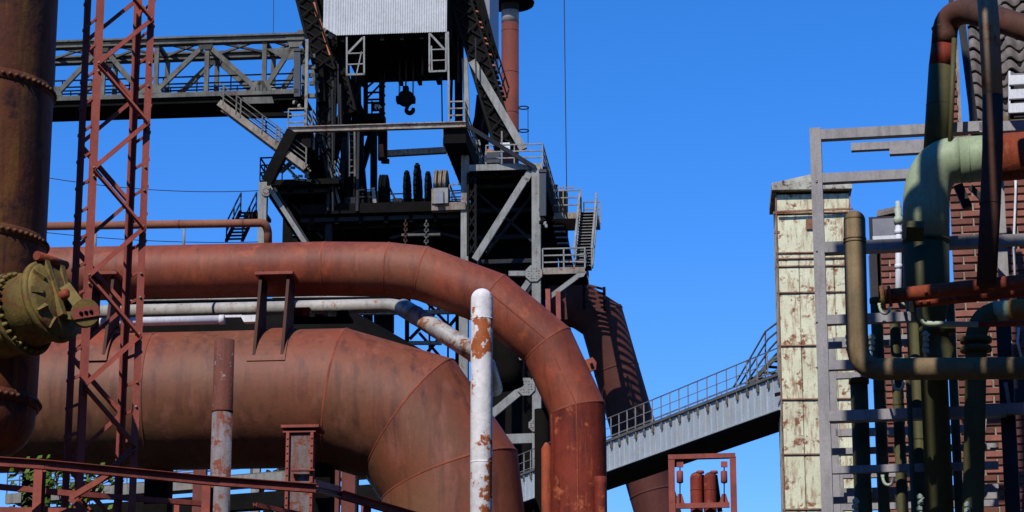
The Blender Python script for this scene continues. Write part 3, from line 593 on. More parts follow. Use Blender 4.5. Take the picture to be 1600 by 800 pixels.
# ---- downcomer duct
dc = thing('downcomer_duct', 'large dark brown rusty duct running down from the furnace behind the sloping bridge', 'duct', down(T(1045, 850, 9)))
pts = [T(858, 476, 8), T(905, 477, 8), T(941, 500, 8), T(1033, 820, 8)]
pe = pts[-1]+(pts[-1]-pts[-2])*1.1; pts.append(pe); pts.append(down(pe+ex*0.4))
rd = 35*0.0356
tube(dc, 'pipe', pts, rd, 'duct_brown', 36, sharp=True)
for i in (1, 2): ringat(dc, 'seam', pts, i, rd*1.015, 0.08, 'duct_brown', 36)
for f in (0.25, 0.55, 0.85):
    q = pts[2].lerp(pts[3], f); dd = (pts[3]-pts[2]).normalized(); tube(dc, 'seam', [q-dd*0.05, q+dd*0.05], rd*1.012, 'duct_brown', 36)
q = T(905, 440, 5.5)
for i in range(5): bar(dc, 'grating_bar', T(912, 444+i*8, 5.5), T(944, 452+i*7.2, 5.5), 0.12, 0.08, 'duct_brown')
for u in (912, 944): bar(dc, 'grating_stile', T(u, 442+(u-912)*0.22, 5.5), T(u+1, 482+(u-912)*0.1, 5.5), 0.14, 0.3, 'shade_black_steel')

# ---- conveyor gantry on the left
gb = thing('conveyor_gantry', 'grey riveted lattice girder gantry with handrails leading to the furnace top', 'gantry', T(250, 185, 2))
def G2(u, v, d=0.0): return T(u, v, d-1.0)
U0, U1 = 40, 476
def gy(v): return lambda u: v-(u-85)*0.0275
top, mid = gy(69), gy(96); bot, low = gy(154), gy(186)
DEP = 2.5
for d in (0.0, DEP):
    off = 0
    a = G2(U0, top(U0)); b = G2(U1, top(U1)); a += ey*d; b += ey*d; a.z = b.z
    ibeam(gb, 'top_chord', a, b, 0.5, 0.42, 0.1, 'gantry_steel')
    a = G2(U0, bot(U0)); b = G2(U1-8, bot(U1-8)); a.z = b.z; a += ey*d; b += ey*d
    bar(gb, 'bottom_chord', a, b, 0.26, 0.3, 'gantry_steel')
a = G2(U0, bot(U0)+3); b = G2(U1, bot(U1)+3); a.z = b.z
prism(gb, 'floor', [a-Z*0.15, b-Z*0.15, b+ey*DEP-Z*0.15, a+ey*DEP-Z*0.15], Z*0.08, 'shade_black_steel')
prism(gb, 'side_plate', [a-Z*0.3+ey*0.05, b-Z*0.3+ey*0.05, b+ey*0.1-Z*0.3, a+ey*0.1-Z*0.3], Z*0.25, 'shade_black_steel')
prism(gb, 'bottom_plate', [a-Z*0.34, b-ex*1.5-Z*0.34, b-ex*1.5+ey*DEP-Z*0.34, a+ey*DEP-Z*0.34], Z*0.04, 'shade_black_steel')
# panels: posts and diagonals of the near and far girder
for d in (0.0, DEP):
    for u in (60, 160, 243, 322, 412, 462):
        p = G2(u, bot(u)-2)+ey*d; q = G2(u, top(u)+4)+ey*d; q.x, q.y = p.x, p.y; chan(gb, 'post', p, q, 0.2, 0.24, 0.05, 'gantry_steel')
    for (u0, u1) in ((160, 85), (160, 243-20), (322, 240), (322, 405), (462, 412)):
        p = G2(u0, top(u0)+6)+ey*d; q = G2(u1, bot(u1)-3)+ey*d; bar(gb, 'diagonal', p, q, 0.26, 0.2, 'gantry_steel')
        gq = G2(u1, bot(u1)-8)+ey*(d-0.16); prism(gb, 'gusset_plate', [gq-ex*0.5-Z*0.2, gq+ex*0.5-Z*0.2, gq+ex*0.25+Z*0.35, gq-ex*0.25+Z*0.35], ey*0.03, 'gantry_steel')
        gq = G2(u0, top(u0)+8)+ey*(d-0.16); prism(gb, 'gusset_plate', [gq-ex*0.5+Z*0.25, gq+ex*0.5+Z*0.25, gq+ex*0.3-Z*0.3, gq-ex*0.3-Z*0.3], ey*0.03, 'gantry_steel')
# cross bracing in the roof plane
us = (60, 160, 243, 322, 412, 470)
for i, u in enumerate(us):
    p = G2(u, top(u)); bar(gb, 'cross_beam', p, p+ey*DEP, 0.2, 0.22, 'gantry_steel')
    if i < 5:
        q = G2(us[i+1], top(us[i+1])); bar(gb, 'roof_brace', p, q+ey*DEP, 0.12, 0.12, 'gantry_steel'); bar(gb, 'roof_brace', p+ey*DEP, q, 0.12, 0.12, 'gantry_steel')
a = G2(U0, bot(U0)-2); b = G2(U1-12, bot(U1-12)-2); a.z = b.z
railing(gb, [a+ey*0.5, b+ey*0.5], 1.15, 1.9, 'shade_black_steel', 3, 0.035); railing(gb, [a+ey*2.2, b+ey*2.2], 1.15, 1.9, 'gantry_steel', 3, 0.035)
prism(gb, 'end_plate', [G2(415, 76, -0.1), G2(462, 74, -0.1), G2(460, 92, -0.1), G2(445, 93, -0.1)], ey*0.05, 'gantry_steel')
prism(gb, 'belt_hood', [G2(388, 147, 1.5), G2(452, 146, 1.5), G2(440, 138, 1.5), G2(402, 128, 1.5)], ey*1.2, 'concrete')
bar(gb, 'bearing', G2(470, 56), G2(470, 48), 0.3, 0.3, 'gantry_steel')
prism(gb, 'chute_plate', [G2(385, 162, -0.1), G2(428, 161, -0.1), G2(425, 151, -0.1), G2(378, 152, -0.1)], ey*0.06, 'gantry_steel')
bar(gb, 'lower_beam', G2(380, 181), G2(455, 180), 0.2, 0.4, 'shade_black_steel')
# stair going down from the gantry
gs = thing('gantry_stair', 'sloping steel stair with thin handrails running down from gantry to furnace platform', 'stair', T(470, 262, -1))
s0, s1 = T(342, 160, -1.6), T(478, 262, -1.6)
for k in (0, 1.0):
    bar(gs, 'stringer', s0+ey*k, s1+ey*k, 0.36, 0.08, 'beam_rusty')
    for j in (0.45, 0.75, 1.1): bar(gs, 'rail', s0+ey*k+Z*j, s1+ey*k+Z*j, 0.05, 0.05, 'gantry_steel' if k == 0 else 'shade_black_steel')
    for f in (0.05, 0.2, 0.25, 0.5, 0.66, 0.7, 1.0): q = s0.lerp(s1, f)+ey*k; bar(gs, 'post', q, q+Z*1.1, 0.08, 0.08, 'gantry_steel' if k == 0 else 'shade_black_steel')
for i in range(18): q = s0.lerp(s1, (i+0.5)/18); bar(gs, 'tread', q+ey*0.04, q+ey*0.96, 0.24, 0.04, 'shade_black_steel')
bar(ft, 'strut', T(458, 205, -1.8), T(418, 284, -1.0), 0.6, 0.5, 'shade_black_steel'); bar(ft, 'strut', T(440, 268, -0.5), T(470, 240, 0.5), 0.2, 0.2, 'gantry_steel')
# second small stair at far left of the furnace foot
ss = thing('small_stair', 'small dark steel stair with railings behind the thin rust pipe end', 'stair', T(380, 378, 6))
s0, s1 = T(366, 376, 6), T(388, 330, 9)
for k in (-0.45, 0.45):
    o = ex*k; bar(ss, 'stringer', s0+o, s1+o, 0.16, 0.16, 'shade_black_steel'); 
    for j in (0.55, 1.1): bar(ss, 'rail', s0+o+Z*j, s1+o+Z*j, 0.07, 0.07, 'shade_blue')
    for f in (0, 0.5, 1): q = s0.lerp(s1, f)+o; bar(ss, 'post', q, q+Z*1.1, 0.07, 0.07, 'shade_blue')
for i in range(9): q = s0.lerp(s1, (i+0.5)/9); bar(ss, 'tread', q-ex*0.45, q+ex*0.45, 0.05, 0.25, 'shade_black_steel', ey=ey)
bar(ss, 'landing', T(385, 340, 9), T(420, 340, 9), 0.2, 1.5, 'shade_black_steel')

# wires
def wire(lb, a, b, r, sag=0.0):
    pts = [a.lerp(b, i/12)-Z*(sag*4*(i/12)*(1-i/12)) for i in range(13)]
    o = tube(None, 'wire', pts, r, 'cable', 6); o['label'] = lb; o['category'] = 'wire'
wire('thin vertical cable against the sky above the stair aerial', T(886, 340, 5), T(881, -40, 5), 0.03)
wire('thin vertical cable rising from the gantry top chord', T(427, 60, 1), T(428, -30, 1), 0.02)
wire('thin wire crossing the sky behind the lattice mast', P(70, 277, 120), P(404, 298, 126), 0.02, 0.3)
wire('thin second wire just over the rust pipe behind the mast', P(60, 362, 120), P(404, 378, 126), 0.02, 0.2)

# ---- walkway far behind, seen under the big main
ww = thing('far_walkway', 'long concrete edged walkway with thin railing seen under the big main', 'walkway', down(P(240, 775, 112)))
a, b = P(10, 780, 114), P(640, 776, 106); zz = a.z; b.z = zz
prism(ww, 'deck', [a, b, b+ey*2.0, a+ey*2.0], Z*0.1, 'concrete'); bar(ww, 'edge_beam', a+Z*0.0, b+Z*0.0, 0.45, 0.2, 'concrete')
railing(ww, [a+Z*0.25, b+Z*0.25], 1.15, 1.25, 'gantry_steel', 4, 0.025, pw=0.05); railing(ww, [a+Z*0.25+ey*1.9, b+Z*0.25+ey*1.9], 1.15, 2.0, 'gantry_steel', 3, 0.025, pw=0.05)
for u in (312, 520, 545, 70, 420):
    p = P(u, 775, 109 if u not in (520, 545) else 100); h = Z*(2.2 if u in (312, 520, 545) else -0.2)
    bar(ww, 'column', p+h, down(p), 0.55 if u in (312, 520, 545) else 0.4, 0.4, 'chimney_red' if u in (312, 520, 545) else 'shade_black_steel')
bar(ww, 'under_beam', a-Z*0.9, b-Z*0.9+ex*2, 0.7, 0.6, 'shade_black_steel')
for (u0, v0, u1, v1) in ((420, 735, 405, 778), (430, 735, 440, 778), (445, 735, 432, 778)): bar(ww, 'brace', P(u0, v0, 112), P(u1, v1, 112), 0.18, 0.2, 'shade_black_steel')

# ================================================================== SLOPING BRIDGE and LIFT TOWER
lt = thing('lift_tower', 'tall narrow tower of pale green rusty sheet panels at the bridge end', 'tower', down(P(1274, 500, 100)))
LT = Frame(4.0, P(1213, 500, 98)); CUR[0] = LT; lx, ly = LT.ex, LT.ey
A0 = LT(1219, 560); A1 = LT(1336, 560); A0.z = A1.z = 0; WT = (A1-A0).length; DT = 3.0
def lz(v): return LT(1270, v).z
ztop = lz(300)
prism(lt, 'core', [A0+ly*0.12, A1+ly*0.12, A1+ly*DT, A0+ly*DT], Z*(ztop-0.05), 'lift_trim')
rows = [302, 333, 395, 404, 416, 457, 540, 624, 710, 796]
zs_ = [lz(v) for v in rows]
st_ = zs_[-2]-zs_[-1]
while zs_[-1] > 2.3: zs_.append(zs_[-1]-st_)
zs_.append(0.05)
cols = [0, 0.29, 0.51, 0.76, 1.0]
for i in range(len(zs_)-1):
    cc = [0, 0.5, 1.0] if i in (0, 1, 2) else cols
    for j in range(len(cc)-1):
        g_ = 0.008; x0 = WT*cc[j]+g_; x1 = WT*cc[j+1]-g_; z1 = zs_[i]-0.03; z0 = zs_[i+1]+0.02
        if z1-z0 < 0.1: z1 = zs_[i]-0.02; z0 = zs_[i+1]+0.02
        a = A0+lx*x0; b = A0+lx*x1; bow = random.uniform(0.0, 0.02)
        V = [a+Z*z0, b+Z*z0, b+Z*z1, a+Z*z1]; inn = 0.02
        V2 = [v-ly*(0.012+bow) for v in (a+lx*inn+Z*(z0+inn), b-lx*inn+Z*(z0+inn), b-lx*inn+Z*(z1-inn), a+lx*inn+Z*(z1-inn))]
        V3 = [v+ly*0.1 for v in V]
        mk('panel', V+V2+V3, [(4,5,6,7),(0,1,5,4),(1,2,6,5),(2,3,7,6),(3,0,4,7),(8,9,1,0),(9,10,2,1),(10,11,3,2),(11,8,0,3),(11,10,9,8)], 'lift_panel', lt)
    if i: a = A0+Z*zs_[i]-lx*0.06-ly*0.02; bar(lt, 'trim_rail', a, a+lx*(WT+0.12), 0.05, 0.14, 'lift_trim')
for e in (0, WT): a = A0+lx*e-ly*0.03; bar(lt, 'corner_trim', a, a+Z*ztop, 0.05, 0.12, 'lift_trim')
for k in range(1, len(zs_)-1):   # left and right side sheets
    for xx in (A0-lx*0.02, A1+lx*0.02): 
        prism(lt, 'side_panel', [xx+ly*0.2+Z*(zs_[k+1]+0.04), xx+ly*(DT-0.1)+Z*(zs_[k+1]+0.04), xx+ly*(DT-0.1)+Z*(zs_[k]-0.04), xx+ly*0.2+Z*(zs_[k]-0.04)], lx*0.015, 'lift_panel')
ra = A0-lx*0.16-ly*0.35+Z*(ztop+0.02); rb = A1+lx*0.1-ly*0.35+Z*(ztop+0.02); rm = (ra+rb)/2+Z*0.34
prism(lt, 'roof', [ra, rb, rb+Z*0.28, rm+Z*0.28, ra+Z*0.28], ly*(DT+0.6), 'lift_roof')
for (u, v) in ((1208, 333), (1210, 363)): bar(lt, 'side_hook', LT(u, v), LT(u+8, v), 0.1, 0.1, 'lift_trim')
bar(lt, 'hood_rail', LT(1214, 331, -0.25), LT(1333, 326, -0.25), 0.07, 0.07, 'lift_trim')
bar(lt, 'rust_sheet', LT(1266, 342, -0.1), LT(1266, 358, -0.1), 0.35, 0.02, 'lift_trim')

br = thing('sloping_bridge', 'grey plate girder conveyor bridge with railing sloping up to the panelled tower', 'bridge', down(P(1100, 700, 108)))
q0 = P(790, 754, 130.5); q1 = P(1219, 587, 98.5); bd = (q1-q0).normalized(); bh = Vector((bd.x, bd.y, 0)).normalized(); bn = Vector((-bh.y, bh.x, 0))
if bn.y < 0: bn = -bn
LB = (q1-q0).length; HP = 1.32; WB = 1.9
for o, nm in ((0, 'side_plate'), (WB, 'side_plate')):
    a, b = q0+bn*o, q1+bn*o; prism(br, nm, [a, b, b-Z*HP, a-Z*HP], bn*0.06, 'bridge_plate')
    prism(br, 'top_flange', [a-bn*0.1+Z*0.002, b-bn*0.1+Z*0.002, b+bn*0.16+Z*0.002, a+bn*0.16+Z*0.002], Z*0.12, 'gantry_steel')
    prism(br, 'bottom_flange', [a-bn*0.1-Z*HP, b-bn*0.1-Z*HP, b+bn*0.16-Z*HP, a+bn*0.16-Z*HP], -Z*0.05, 'bridge_plate')
prism(br, 'floor', [q0-Z*(HP+0.06)+bn*0.0, q1-Z*(HP+0.06), q1-Z*(HP+0.06)+bn*WB, q0-Z*(HP+0.06)+bn*WB], -Z*0.12, 'shade_black_steel')

n = int(LB/0.62)
for i in range(1, n):
    p = q0+bd*(LB*i/n)-bn*0.04; bar(br, 'stiffener', p+bn*0.02-Z*0.02, p+bn*0.02-Z*(HP-0.02), 0.03, 0.05, 'bridge_plate', ey=bn)
n = int(LB/1.02)
for i in range(0, n+1):
    p = q0+bd*(LB*i/n)-bn*0.06; bar(br, 'rail_post', p-Z*0.25, p+Z*1.12, 0.05, 0.04, 'tower_steel', ey=bn)
    bar(br, 'post_foot', p-Z*0.34, p-Z*0.1, 0.16, 0.06, 'gantry_steel', ey=bn)
    p = p+bn*(WB+0.1)
    if i % 2: bar(br, 'rail_post', p, p+Z*1.12, 0.035, 0.035, 'tower_steel', ey=bn)
for o in (-0.06, WB+0.04):
    for h in (0.22, 0.65, 1.12): bar(br, 'rail', q0+bn*o+Z*h, q1+bn*o+Z*h, 0.045 if h > 1 else 0.026, 0.03, 'gantry_steel' if h > 1 else 'tower_steel', ey=bn)
# short steep stair at the tower end
e0 = P(1146, 608, 103); e1 = P(1219, 545, 99.5)
for k in (0.6, 1.4):
    bar(br, 'stair_stringer', e0+bn*k+Z*0.1, e1+bn*k+Z*0.5, 0.22, 0.06, 'gantry_steel', ey=bn)
for (u0, v0, u1, v1, u2, v2) in ((1146, 605, 1196, 518, 1216, 503), (1155, 602, 1200, 530, 1217, 516), (1165, 600, 1203, 545, 1217, 530)):
    a, b, c = P(u0, v0, 103.2), P(u1, v1, 101), P(u2, v2, 100); bar(br, 'stair_rail', a, b, 0.06, 0.05, 'gantry_steel', ey=bn); bar(br, 'stair_rail', b, c, 0.06, 0.05, 'gantry_steel', ey=bn)
for i in range(7): q = e0.lerp(e1, (i+0.7)/7); bar(br, 'stair_tread', q+bn*0.6+Z*0.35, q+bn*1.4+Z*0.35, 0.3, 0.05, 'shade_black_steel', ey=bn)
for (u, v0, v1) in ((1172, 562, 606), (1196, 518, 590)): bar(br, 'stair_post', P(u, v0, 101.5), P(u, v1, 101.5), 0.05, 0.05, 'gantry_steel', ey=bn)
bar(br, 'slot_plate', P(1211, 617, 98.4), P(1219, 615, 98.2), 0.14, 0.05, 'shade_black_steel', ey=bn)

# ---- small hanger frame with two capped pipes
hf = thing('hanger_frame', 'small rust red portal frame with two spring hangers', 'frame', down(P(1097, 800, 60)))
HFR = Frame(4.0, P(1097, 760, 60)); CUR[0] = HFR; hx, hy = HFR.ex, HFR.ey
for u in (1049, 1145): p = HFR(u, 714); chan(hf, 'post', p, down(p), 0.16, 0.15, 0.03, 'rail_paint')
chan(hf, 'beam', HFR(1044, 715), HFR(1149, 712), 0.18, 0.11, 0.03, 'rail_paint'); bar(hf, 'cross_bar', HFR(1056, 791), HFR(1140, 789), 0.12, 0.1, 'rail_paint')
for u in (1062.5, 1131.5):
    s = 0.0155
    bar(hf, 'hanger_plate', HFR(u, 721), HFR(u, 730), 0.16, 0.05, 'rail_paint'); bar(hf, 'rod', HFR(u, 728), HFR(u, 790), 0.03, 0.03, 'shade_black_steel')
    lathe(hf, 'spring_can', HFR(u, 755), Z, [(0, 0.05), (0.02, 0.08), (0.28, 0.08), (0.3, 0.05)], 'rail_paint', 16)
    q = HFR(u, 790); prism(hf, 'lug', [q-hx*0.13, q+hx*0.13, q+hx*0.05+Z*0.28, q-hx*0.05+Z*0.28], hy*0.04, 'rail_paint')
for (u, lb) in ((1088, 'round topped rust red pipe inside the hanger frame, valve knob at its side'), (1109.5, 'second round topped rust red pipe inside the hanger frame, beside the wider gap')):
    t = thing('capped_pipe', lb, 'pipe', down(HFR(u, 760, 0.3))); p = HFR(u, 760, 0.3); ztp = HFR(u, 738, 0.3).z; r = 0.148
    lathe(t, 'pipe', down(p), Z, [(0, r), (ztp-r*0.9, r)]+[(ztp-r*0.9+r*0.9*math.sin(rad(a)), r*math.cos(rad(a))) for a in (20, 40, 60, 75, 88)], 'main_rust_hot', 24)
    lathe(t, 'collar', down(p), Z, [(ztp-0.44, r*1.03), (ztp-0.42, r*1.03)], 'main_rust_hot', 24)
    q = HFR(u+6, 737, 0.6); lathe(t, 'valve_knob', q-Z*0.5, Z, [(0, 0.04), (0.44, 0.04), (0.46, 0.1), (0.52, 0.09)], 'rail_paint', 12)
for u in (1096, 1117): bar(hf, 'back_strap', HFR(u, 742, 0.7), HFR(u+8, 800, 0.9), 0.12, 0.1, 'shade_black_steel')

# ================================================================== GAS MAINS
CUR[0] = G; gx, gyv = G.ex, G.ey
def ppx(p): return (p-CAM).length/F
def ground_end(pts): pts.append(down(pts[-1])); return pts
RB = 108*ppx(G(520, 622))
bm = thing('gas_main', 'huge rust red gas main with mitred bend turning down to the ground', 'pipe', down(G(712, 860)))
bp = [G(-260, 637), G(528, 621.5), G(642, 655), G(703, 745), G(714, 850)]; bp.append(down(bp[-1]+gx*0.05))
tube(bm, 'pipe', bp, RB, 'main_rust', 64, sharp=True)
for i in (1, 2, 3): ringat(bm, 'weld_seam', bp, i, RB*1.006, 0.02, 'seam_rust', 64)
for u in (40, 245):
    q = G(u, 637-(u+260)*0.0197); d = (bp[1]-bp[0]).normalized(); tube(bm, 'weld_seam', [q-d*0.02, q+d*0.02], RB*1.004, 'main_rust', 64)
RU = 42.5*ppx(G(520, 420, 0.2))
um = thing('upper_main', 'slimmer rust red main above the huge one, bending down to the right', 'pipe', down(G(904, 700, 0.2)))
up_ = [G(-260, 434, 0.2), G(200, 426.5, 0.2), G(508, 420, 0.2), G(606, 421, 0.2), G(660, 427, 0.2), G(768, 467, 0.2), G(856, 540, 0.2), G(902, 640, 0.2), G(904, 700, 0.2)]
up_.append(down(up_[-1]))
tube(um, 'pipe', up_, RU, 'bend_rust', 48, sharp=True, hi=8); tube(um, 'drop_pipe', up_, RU, 'main_rust_hot', 48, sharp=True, lo=7)
for i in (2, 3, 4, 5, 6, 7): ringat(um, 'weld_seam', up_, i, RU*1.012, 0.015, 'seam_rust', 48)
# longitudinal weld on the bend
mb = MB()
for i in range(5, 9):
    a, b = up_[i], up_[i+1] if i < 8 else up_[i+1]
    n_ = -gyv*0.96; mb.bar(a+n_*RU*1.03+gx*0.03*RU, b+n_*RU*1.03+gx*0.03*RU, 0.02, 0.03)
mb.build('long_weld', 'rust_orange', um)
q = G(924, 572, 0.2); pl = [G(914, 562, 0.2), G(926, 558, 0.2), G(932, 566, 0.2), G(931, 577, 0.2), G(918, 582, 0.2)]
prism(um, 'lifting_lug', pl, gyv*0.05, 'bend_rust'); lathe(um, 'lug_eye', G(924.5, 570, 0.17), -gyv, [(0, 0.03), (0.02, 0.03)], 'shade_black_duct', 12)
tube(um, 'stub_pipe', [G(938, 745, -0.3), G(938, 756, -0.3), down(G(938, 800, -0.3))], 0.1, 'main_rust_hot', 16)
t = thing('side_channel', 'rusty half round channel standing against the drop of the upper main', 'channel', down(G(856, 720, 0.6)))
q = G(854, 692, 0.5); lathe(t, 'shell', down(q), Z, [(0, 0.09), (q.z-0.1, 0.09), (q.z, 0.03)], 'rust_orange', 16)
q = G(846, 640, 0.9); tube(t, 'back_pipe', [q, down(q)], 0.12, 'shade_black_duct', 16)
# supports of the upper main on the big one
for (u0, u1, lb) in ((412, 455, 'twin plate saddle bracket carrying the upper main beside the grey stub pole'), (150, 182, 'twin plate saddle bracket carrying the upper main behind the lattice mast')):
    t = thing('saddle_bracket', lb, 'bracket', G(u0, 585))
    zc = G((u0+u1)/2, 622).z
    for u in (u0, u1):
        b_ = G(u, 620); base = Vector((b_.x, b_.y, zc))
        ang = [rad(a) for a in (160, 145, 130, 115, 100)]
        pl = [base + gyv*(RB*1.0*math.cos(a)) + Z*(RB*1.0*math.sin(a)) for a in ang]
        topz = G(u, 436).z
        pl += [base+gyv*(-0.15)+Z*(topz-zc), base+gyv*(-0.62)+Z*(topz-zc)]
        prism(t, 'plate', pl, gx*0.05, 'bracket_brown')
    bb = G((u0+u1)/2, 620); base = Vector((bb.x, bb.y, zc)); hw = gx*((u1-u0)/2+8)*ppx(bb)
    V = []; n = 14
    for i in range(n+1):
        a = rad(160-i*70/n); r_ = RB*1.012; p = base+gyv*(r_*math.cos(a))+Z*(r_*math.sin(a)); V += [p-hw, p+hw]
    V2 = []
    for i in range(n+1):
        a = rad(160-i*70/n); r_ = RB*1.0; p = base+gyv*(r_*math.cos(a))+Z*(r_*math.sin(a)); V2 += [p-hw, p+hw]
    k = len(V); Fc = [(2*i, 2*i+1, 2*i+3, 2*i+2) for i in range(n)]+[(2*i, 2*i+2, 2*i+2+k, 2*i+k) for i in range(n)]+[(2*i+1, 2*i+1+k, 2*i+3+k, 2*i+3) for i in range(n)]+[(0, k, k+1, 1)]
    mk('saddle_plate', V+V2, Fc, 'main_rust', t)
    tp = G((u0+u1)/2, 434, -0.4); bar(t, 'head_plate', tp-hw, tp+hw, 0.05, 0.7, 'rail_paint')
# thin pipe on top
tp_ = thing('thin_pipe', 'thin rust brown pipe on little posts above the upper main, elbow at its end', 'pipe', G(288, 380, 0.4))
pp = [G(-150, 357, 0.4), G(404, 348.5, 0.4)]; e = G(417, 348.5, 0.4); pp += arc(G(408, 348.5, 0.4), e, e+gyv*0.12-Z*0.15, 6)
pp.append(e+gyv*0.16-Z*0.4)
tube(tp_, 'pipe', pp, 0.072, 'thin_rust', 20)
for u in (-60, 150, 288):
    p = G(u, 358-(u-150)*0.015, 0.4); tube(tp_, 'post', [p, p-Z*0.5], 0.022, 'tower_steel', 10)
for u in (60, 280, 380): p = G(u, 353.5-(u)*0.0153+1.2, 0.4); d = (pp[1]-pp[0]).normalized(); tube(tp_, 'joint', [p-d*0.012, p+d*0.012], 0.078, 'bend_rust', 20)
# duct behind, its shade put into the black colour
bk = thing('shade_black_duct', 'duct blackened as shade close behind the huge main, showing only its upper edge', 'duct', down(G(730, 800, 4.5)))
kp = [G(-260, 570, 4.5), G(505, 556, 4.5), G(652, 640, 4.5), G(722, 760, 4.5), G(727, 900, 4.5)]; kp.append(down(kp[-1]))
tube(bk, 'pipe', kp, 84*ppx(G(500, 556, 4.5)), 'shade_black_duct', 40, sharp=True)
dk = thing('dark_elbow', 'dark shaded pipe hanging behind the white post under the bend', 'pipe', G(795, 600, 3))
tube(dk, 'pipe', [G(752, 455, 3), G(776, 520, 3), G(792, 580, 3), G(798, 606, 3)], [0.25, 0.27, 0.27, 0.24], 'shade_black_duct', 24)  # the shadow on this pipe is in its near-black colour
# pale pipes
PD = 1.52
w1 = thing('pale_pipe', 'weathered pale grey pipe between the two mains, bending diagonally down', 'pipe', G(768, 606, 2.0))
pp = [G(-200, 496, PD), G(600, 477.5, PD)]+arc(G(606, 477.5, PD), G(622, 477.5, PD), G(636, 484, 1.3), 6)
tube(w1, 'pipe', pp, 11*ppx(G(500, 478, 1.4)), 'pale_pipe', 24)
p = G(637, 483, 0.6); dq = [G(630, 481, 1.35), G(650, 493, 0.7), G(742, 552, -0.6), G(760, 572, 0.2), G(768, 596, 1.6), G(772, 606, 3.0)]
tube(w1, 'diagonal_length', dq, 14.5*ppx(p), 'silver_rust', 24); d_ = (dq[1]-dq[0]).normalized(); tube(w1, 'joint', [dq[1]-d_*0.02, dq[1]+d_*0.02], 15.2*ppx(p), 'pale_pipe', 24)
w2 = thing('white_duct', 'short white wrapped duct with a box end lying under the pale pipe', 'duct', G(320, 508, 0.0))
tube(w2, 'pipe', [G(-180, 512, 0.0), G(345, 499.5, 0.0)], 7*ppx(G(300, 500, 0)), 'white_panel', 16); tube(w2, 'collar', [G(343, 499.5, 0.0), G(351, 499.3, 0.0)], 7.6*ppx(G(300, 500, 0)), 'white_panel', 16)
bar(w2, 'link', G(350, 494.5, 0.0), G(378, 494, 0.0), 0.04, 0.04, 'white_panel'); prism(w2, 'box_end', [G(375, 492.5, -0.05), G(411, 491.5, -0.05), G(406, 502, -0.05), G(381, 503, -0.05)], gyv*0.15, 'white_panel')
w3 = thing('white_strip', 'flat white and rust strip lying above the pale pipe', 'strip', G(300, 467, 2.2))
bar(w3, 'plate', G(180, 471, 2.2), G(404, 465, 2.2), 0.055, 0.1, 'pale_pipe'); bar(w3, 'rail', G(426, 465, 2.2), G(640, 462.5, 2.2), 0.03, 0.1, 'pale_pipe'); bar(w3, 'under_rail', G(180, 475, 2.2), G(640, 467, 2.2), 0.03, 0.3, 'shade_black_duct')
t = thing('valve_cluster', 'small rusty valve boxes on top of the huge main below the pale pipe', 'valve', G(490, 500, 0.9))
for (u, v, w_, h_, m_) in ((462, 492, 0.28, 0.14, 'main_rust_hot'), (470, 491, 0.34, 0.2, 'rust_orange'), (510, 494, 0.1, 0.12, 'tower_steel'), (536, 494, 0.2, 0.16, 'shade_black_steel'), (500, 497, 0.16, 0.1, 'main_rust_hot')):
    p = G(u, v, 1.0); bar(t, 'box', p-Z*h_/2, p+Z*h_/2, w_, 0.2, m_)
bar(t, 'base', G(450, 501, 1.0), G(550, 500, 1.0), 0.06, 0.3, 'shade_black_duct')

# white post
wp = thing('white_post', 'tall white painted round post with flaking rust patches', 'post', down(P(752, 800, 36)))
p = P(752.5, 600, 36); r = 17.3*ppx(p); zt_ = P(753, 451, 36).z
lathe(wp, 'pipe', down(p), Z, [(0, r), (zt_-r*1.0, r)]+[(zt_-r+r*math.sin(rad(a)), r*math.cos(rad(a))) for a in (12, 25, 40, 55, 70, 82, 89)], 'white_flake', 32)
for v in (499, 723): z_ = P(752, v, 36).z; lathe(wp, 'weld_ring', down(p), Z, [(z_-0.012, r*1.0), (z_-0.006, r*1.03), (z_+0.006, r*1.03), (z_+0.012, r*1.0)], 'white_flake', 32)
# stub pole
sp = thing('stub_pole', 'open ended round steel pole, rusty at its top and grey below', 'pole', down(P(345, 800, 34)))
p = P(347, 660, 34); r = 16*ppx(p); zt_ = P(350, 532, 34).z; zm = P(350, 645, 34).z
lathe(sp, 'pipe', down(p), Z, [(0, r), (zm, r)], 'pole_rust', 28); lathe(sp, 'rusty_sleeve', down(p), Z, [(zm, r*1.03), (zm+0.03, r*1.04), (zm+0.05, r*1.0), (zt_, r*0.99), (zt_, r*0.85), (zt_-0.4, r*0.85)], 'pole_top', 28)
# box column support
bc = thing('box_column', 'rusty riveted box column with cap plate under the huge main', 'column', down(G(473, 790, -1.6)))
p = G(473, 680, -1.5); wd = 34*ppx(p)
bar(bc, 'column', Vector((p.x, p.y, p.z)), down(p), wd, 0.4, 'pole_rust'); bar(bc, 'cap_plate', G(444, 671.5, -1.5), G(503, 670.5, -1.5), 0.045, 0.6, 'rail_paint'); bar(bc, 'cap_plate', G(446, 679, -1.5), G(497, 678, -1.5), 0.03, 0.5, 'rail_paint')
for s in (-1, 1):
    q = p+gx*(s*(wd/2+0.02))-gyv*0.2; bar(bc, 'flange', q, down(q), 0.05, 0.14, 'rail_paint')
    bolts(bc, 'rivets', [q-Z*(0.12*i+0.1)-gyv*0.07 for i in range(20)], -gyv, 0.018, 0.02, 'rail_paint')
bar(bc, 'strap', G(455, 735, -1.8), G(492, 735, -1.8), 0.02, 0.1, 'rail_paint')
q = p+gyv*1.5; bar(bc, 'rear_column', q, down(q), 0.5, 0.5, 'shade_black_duct')
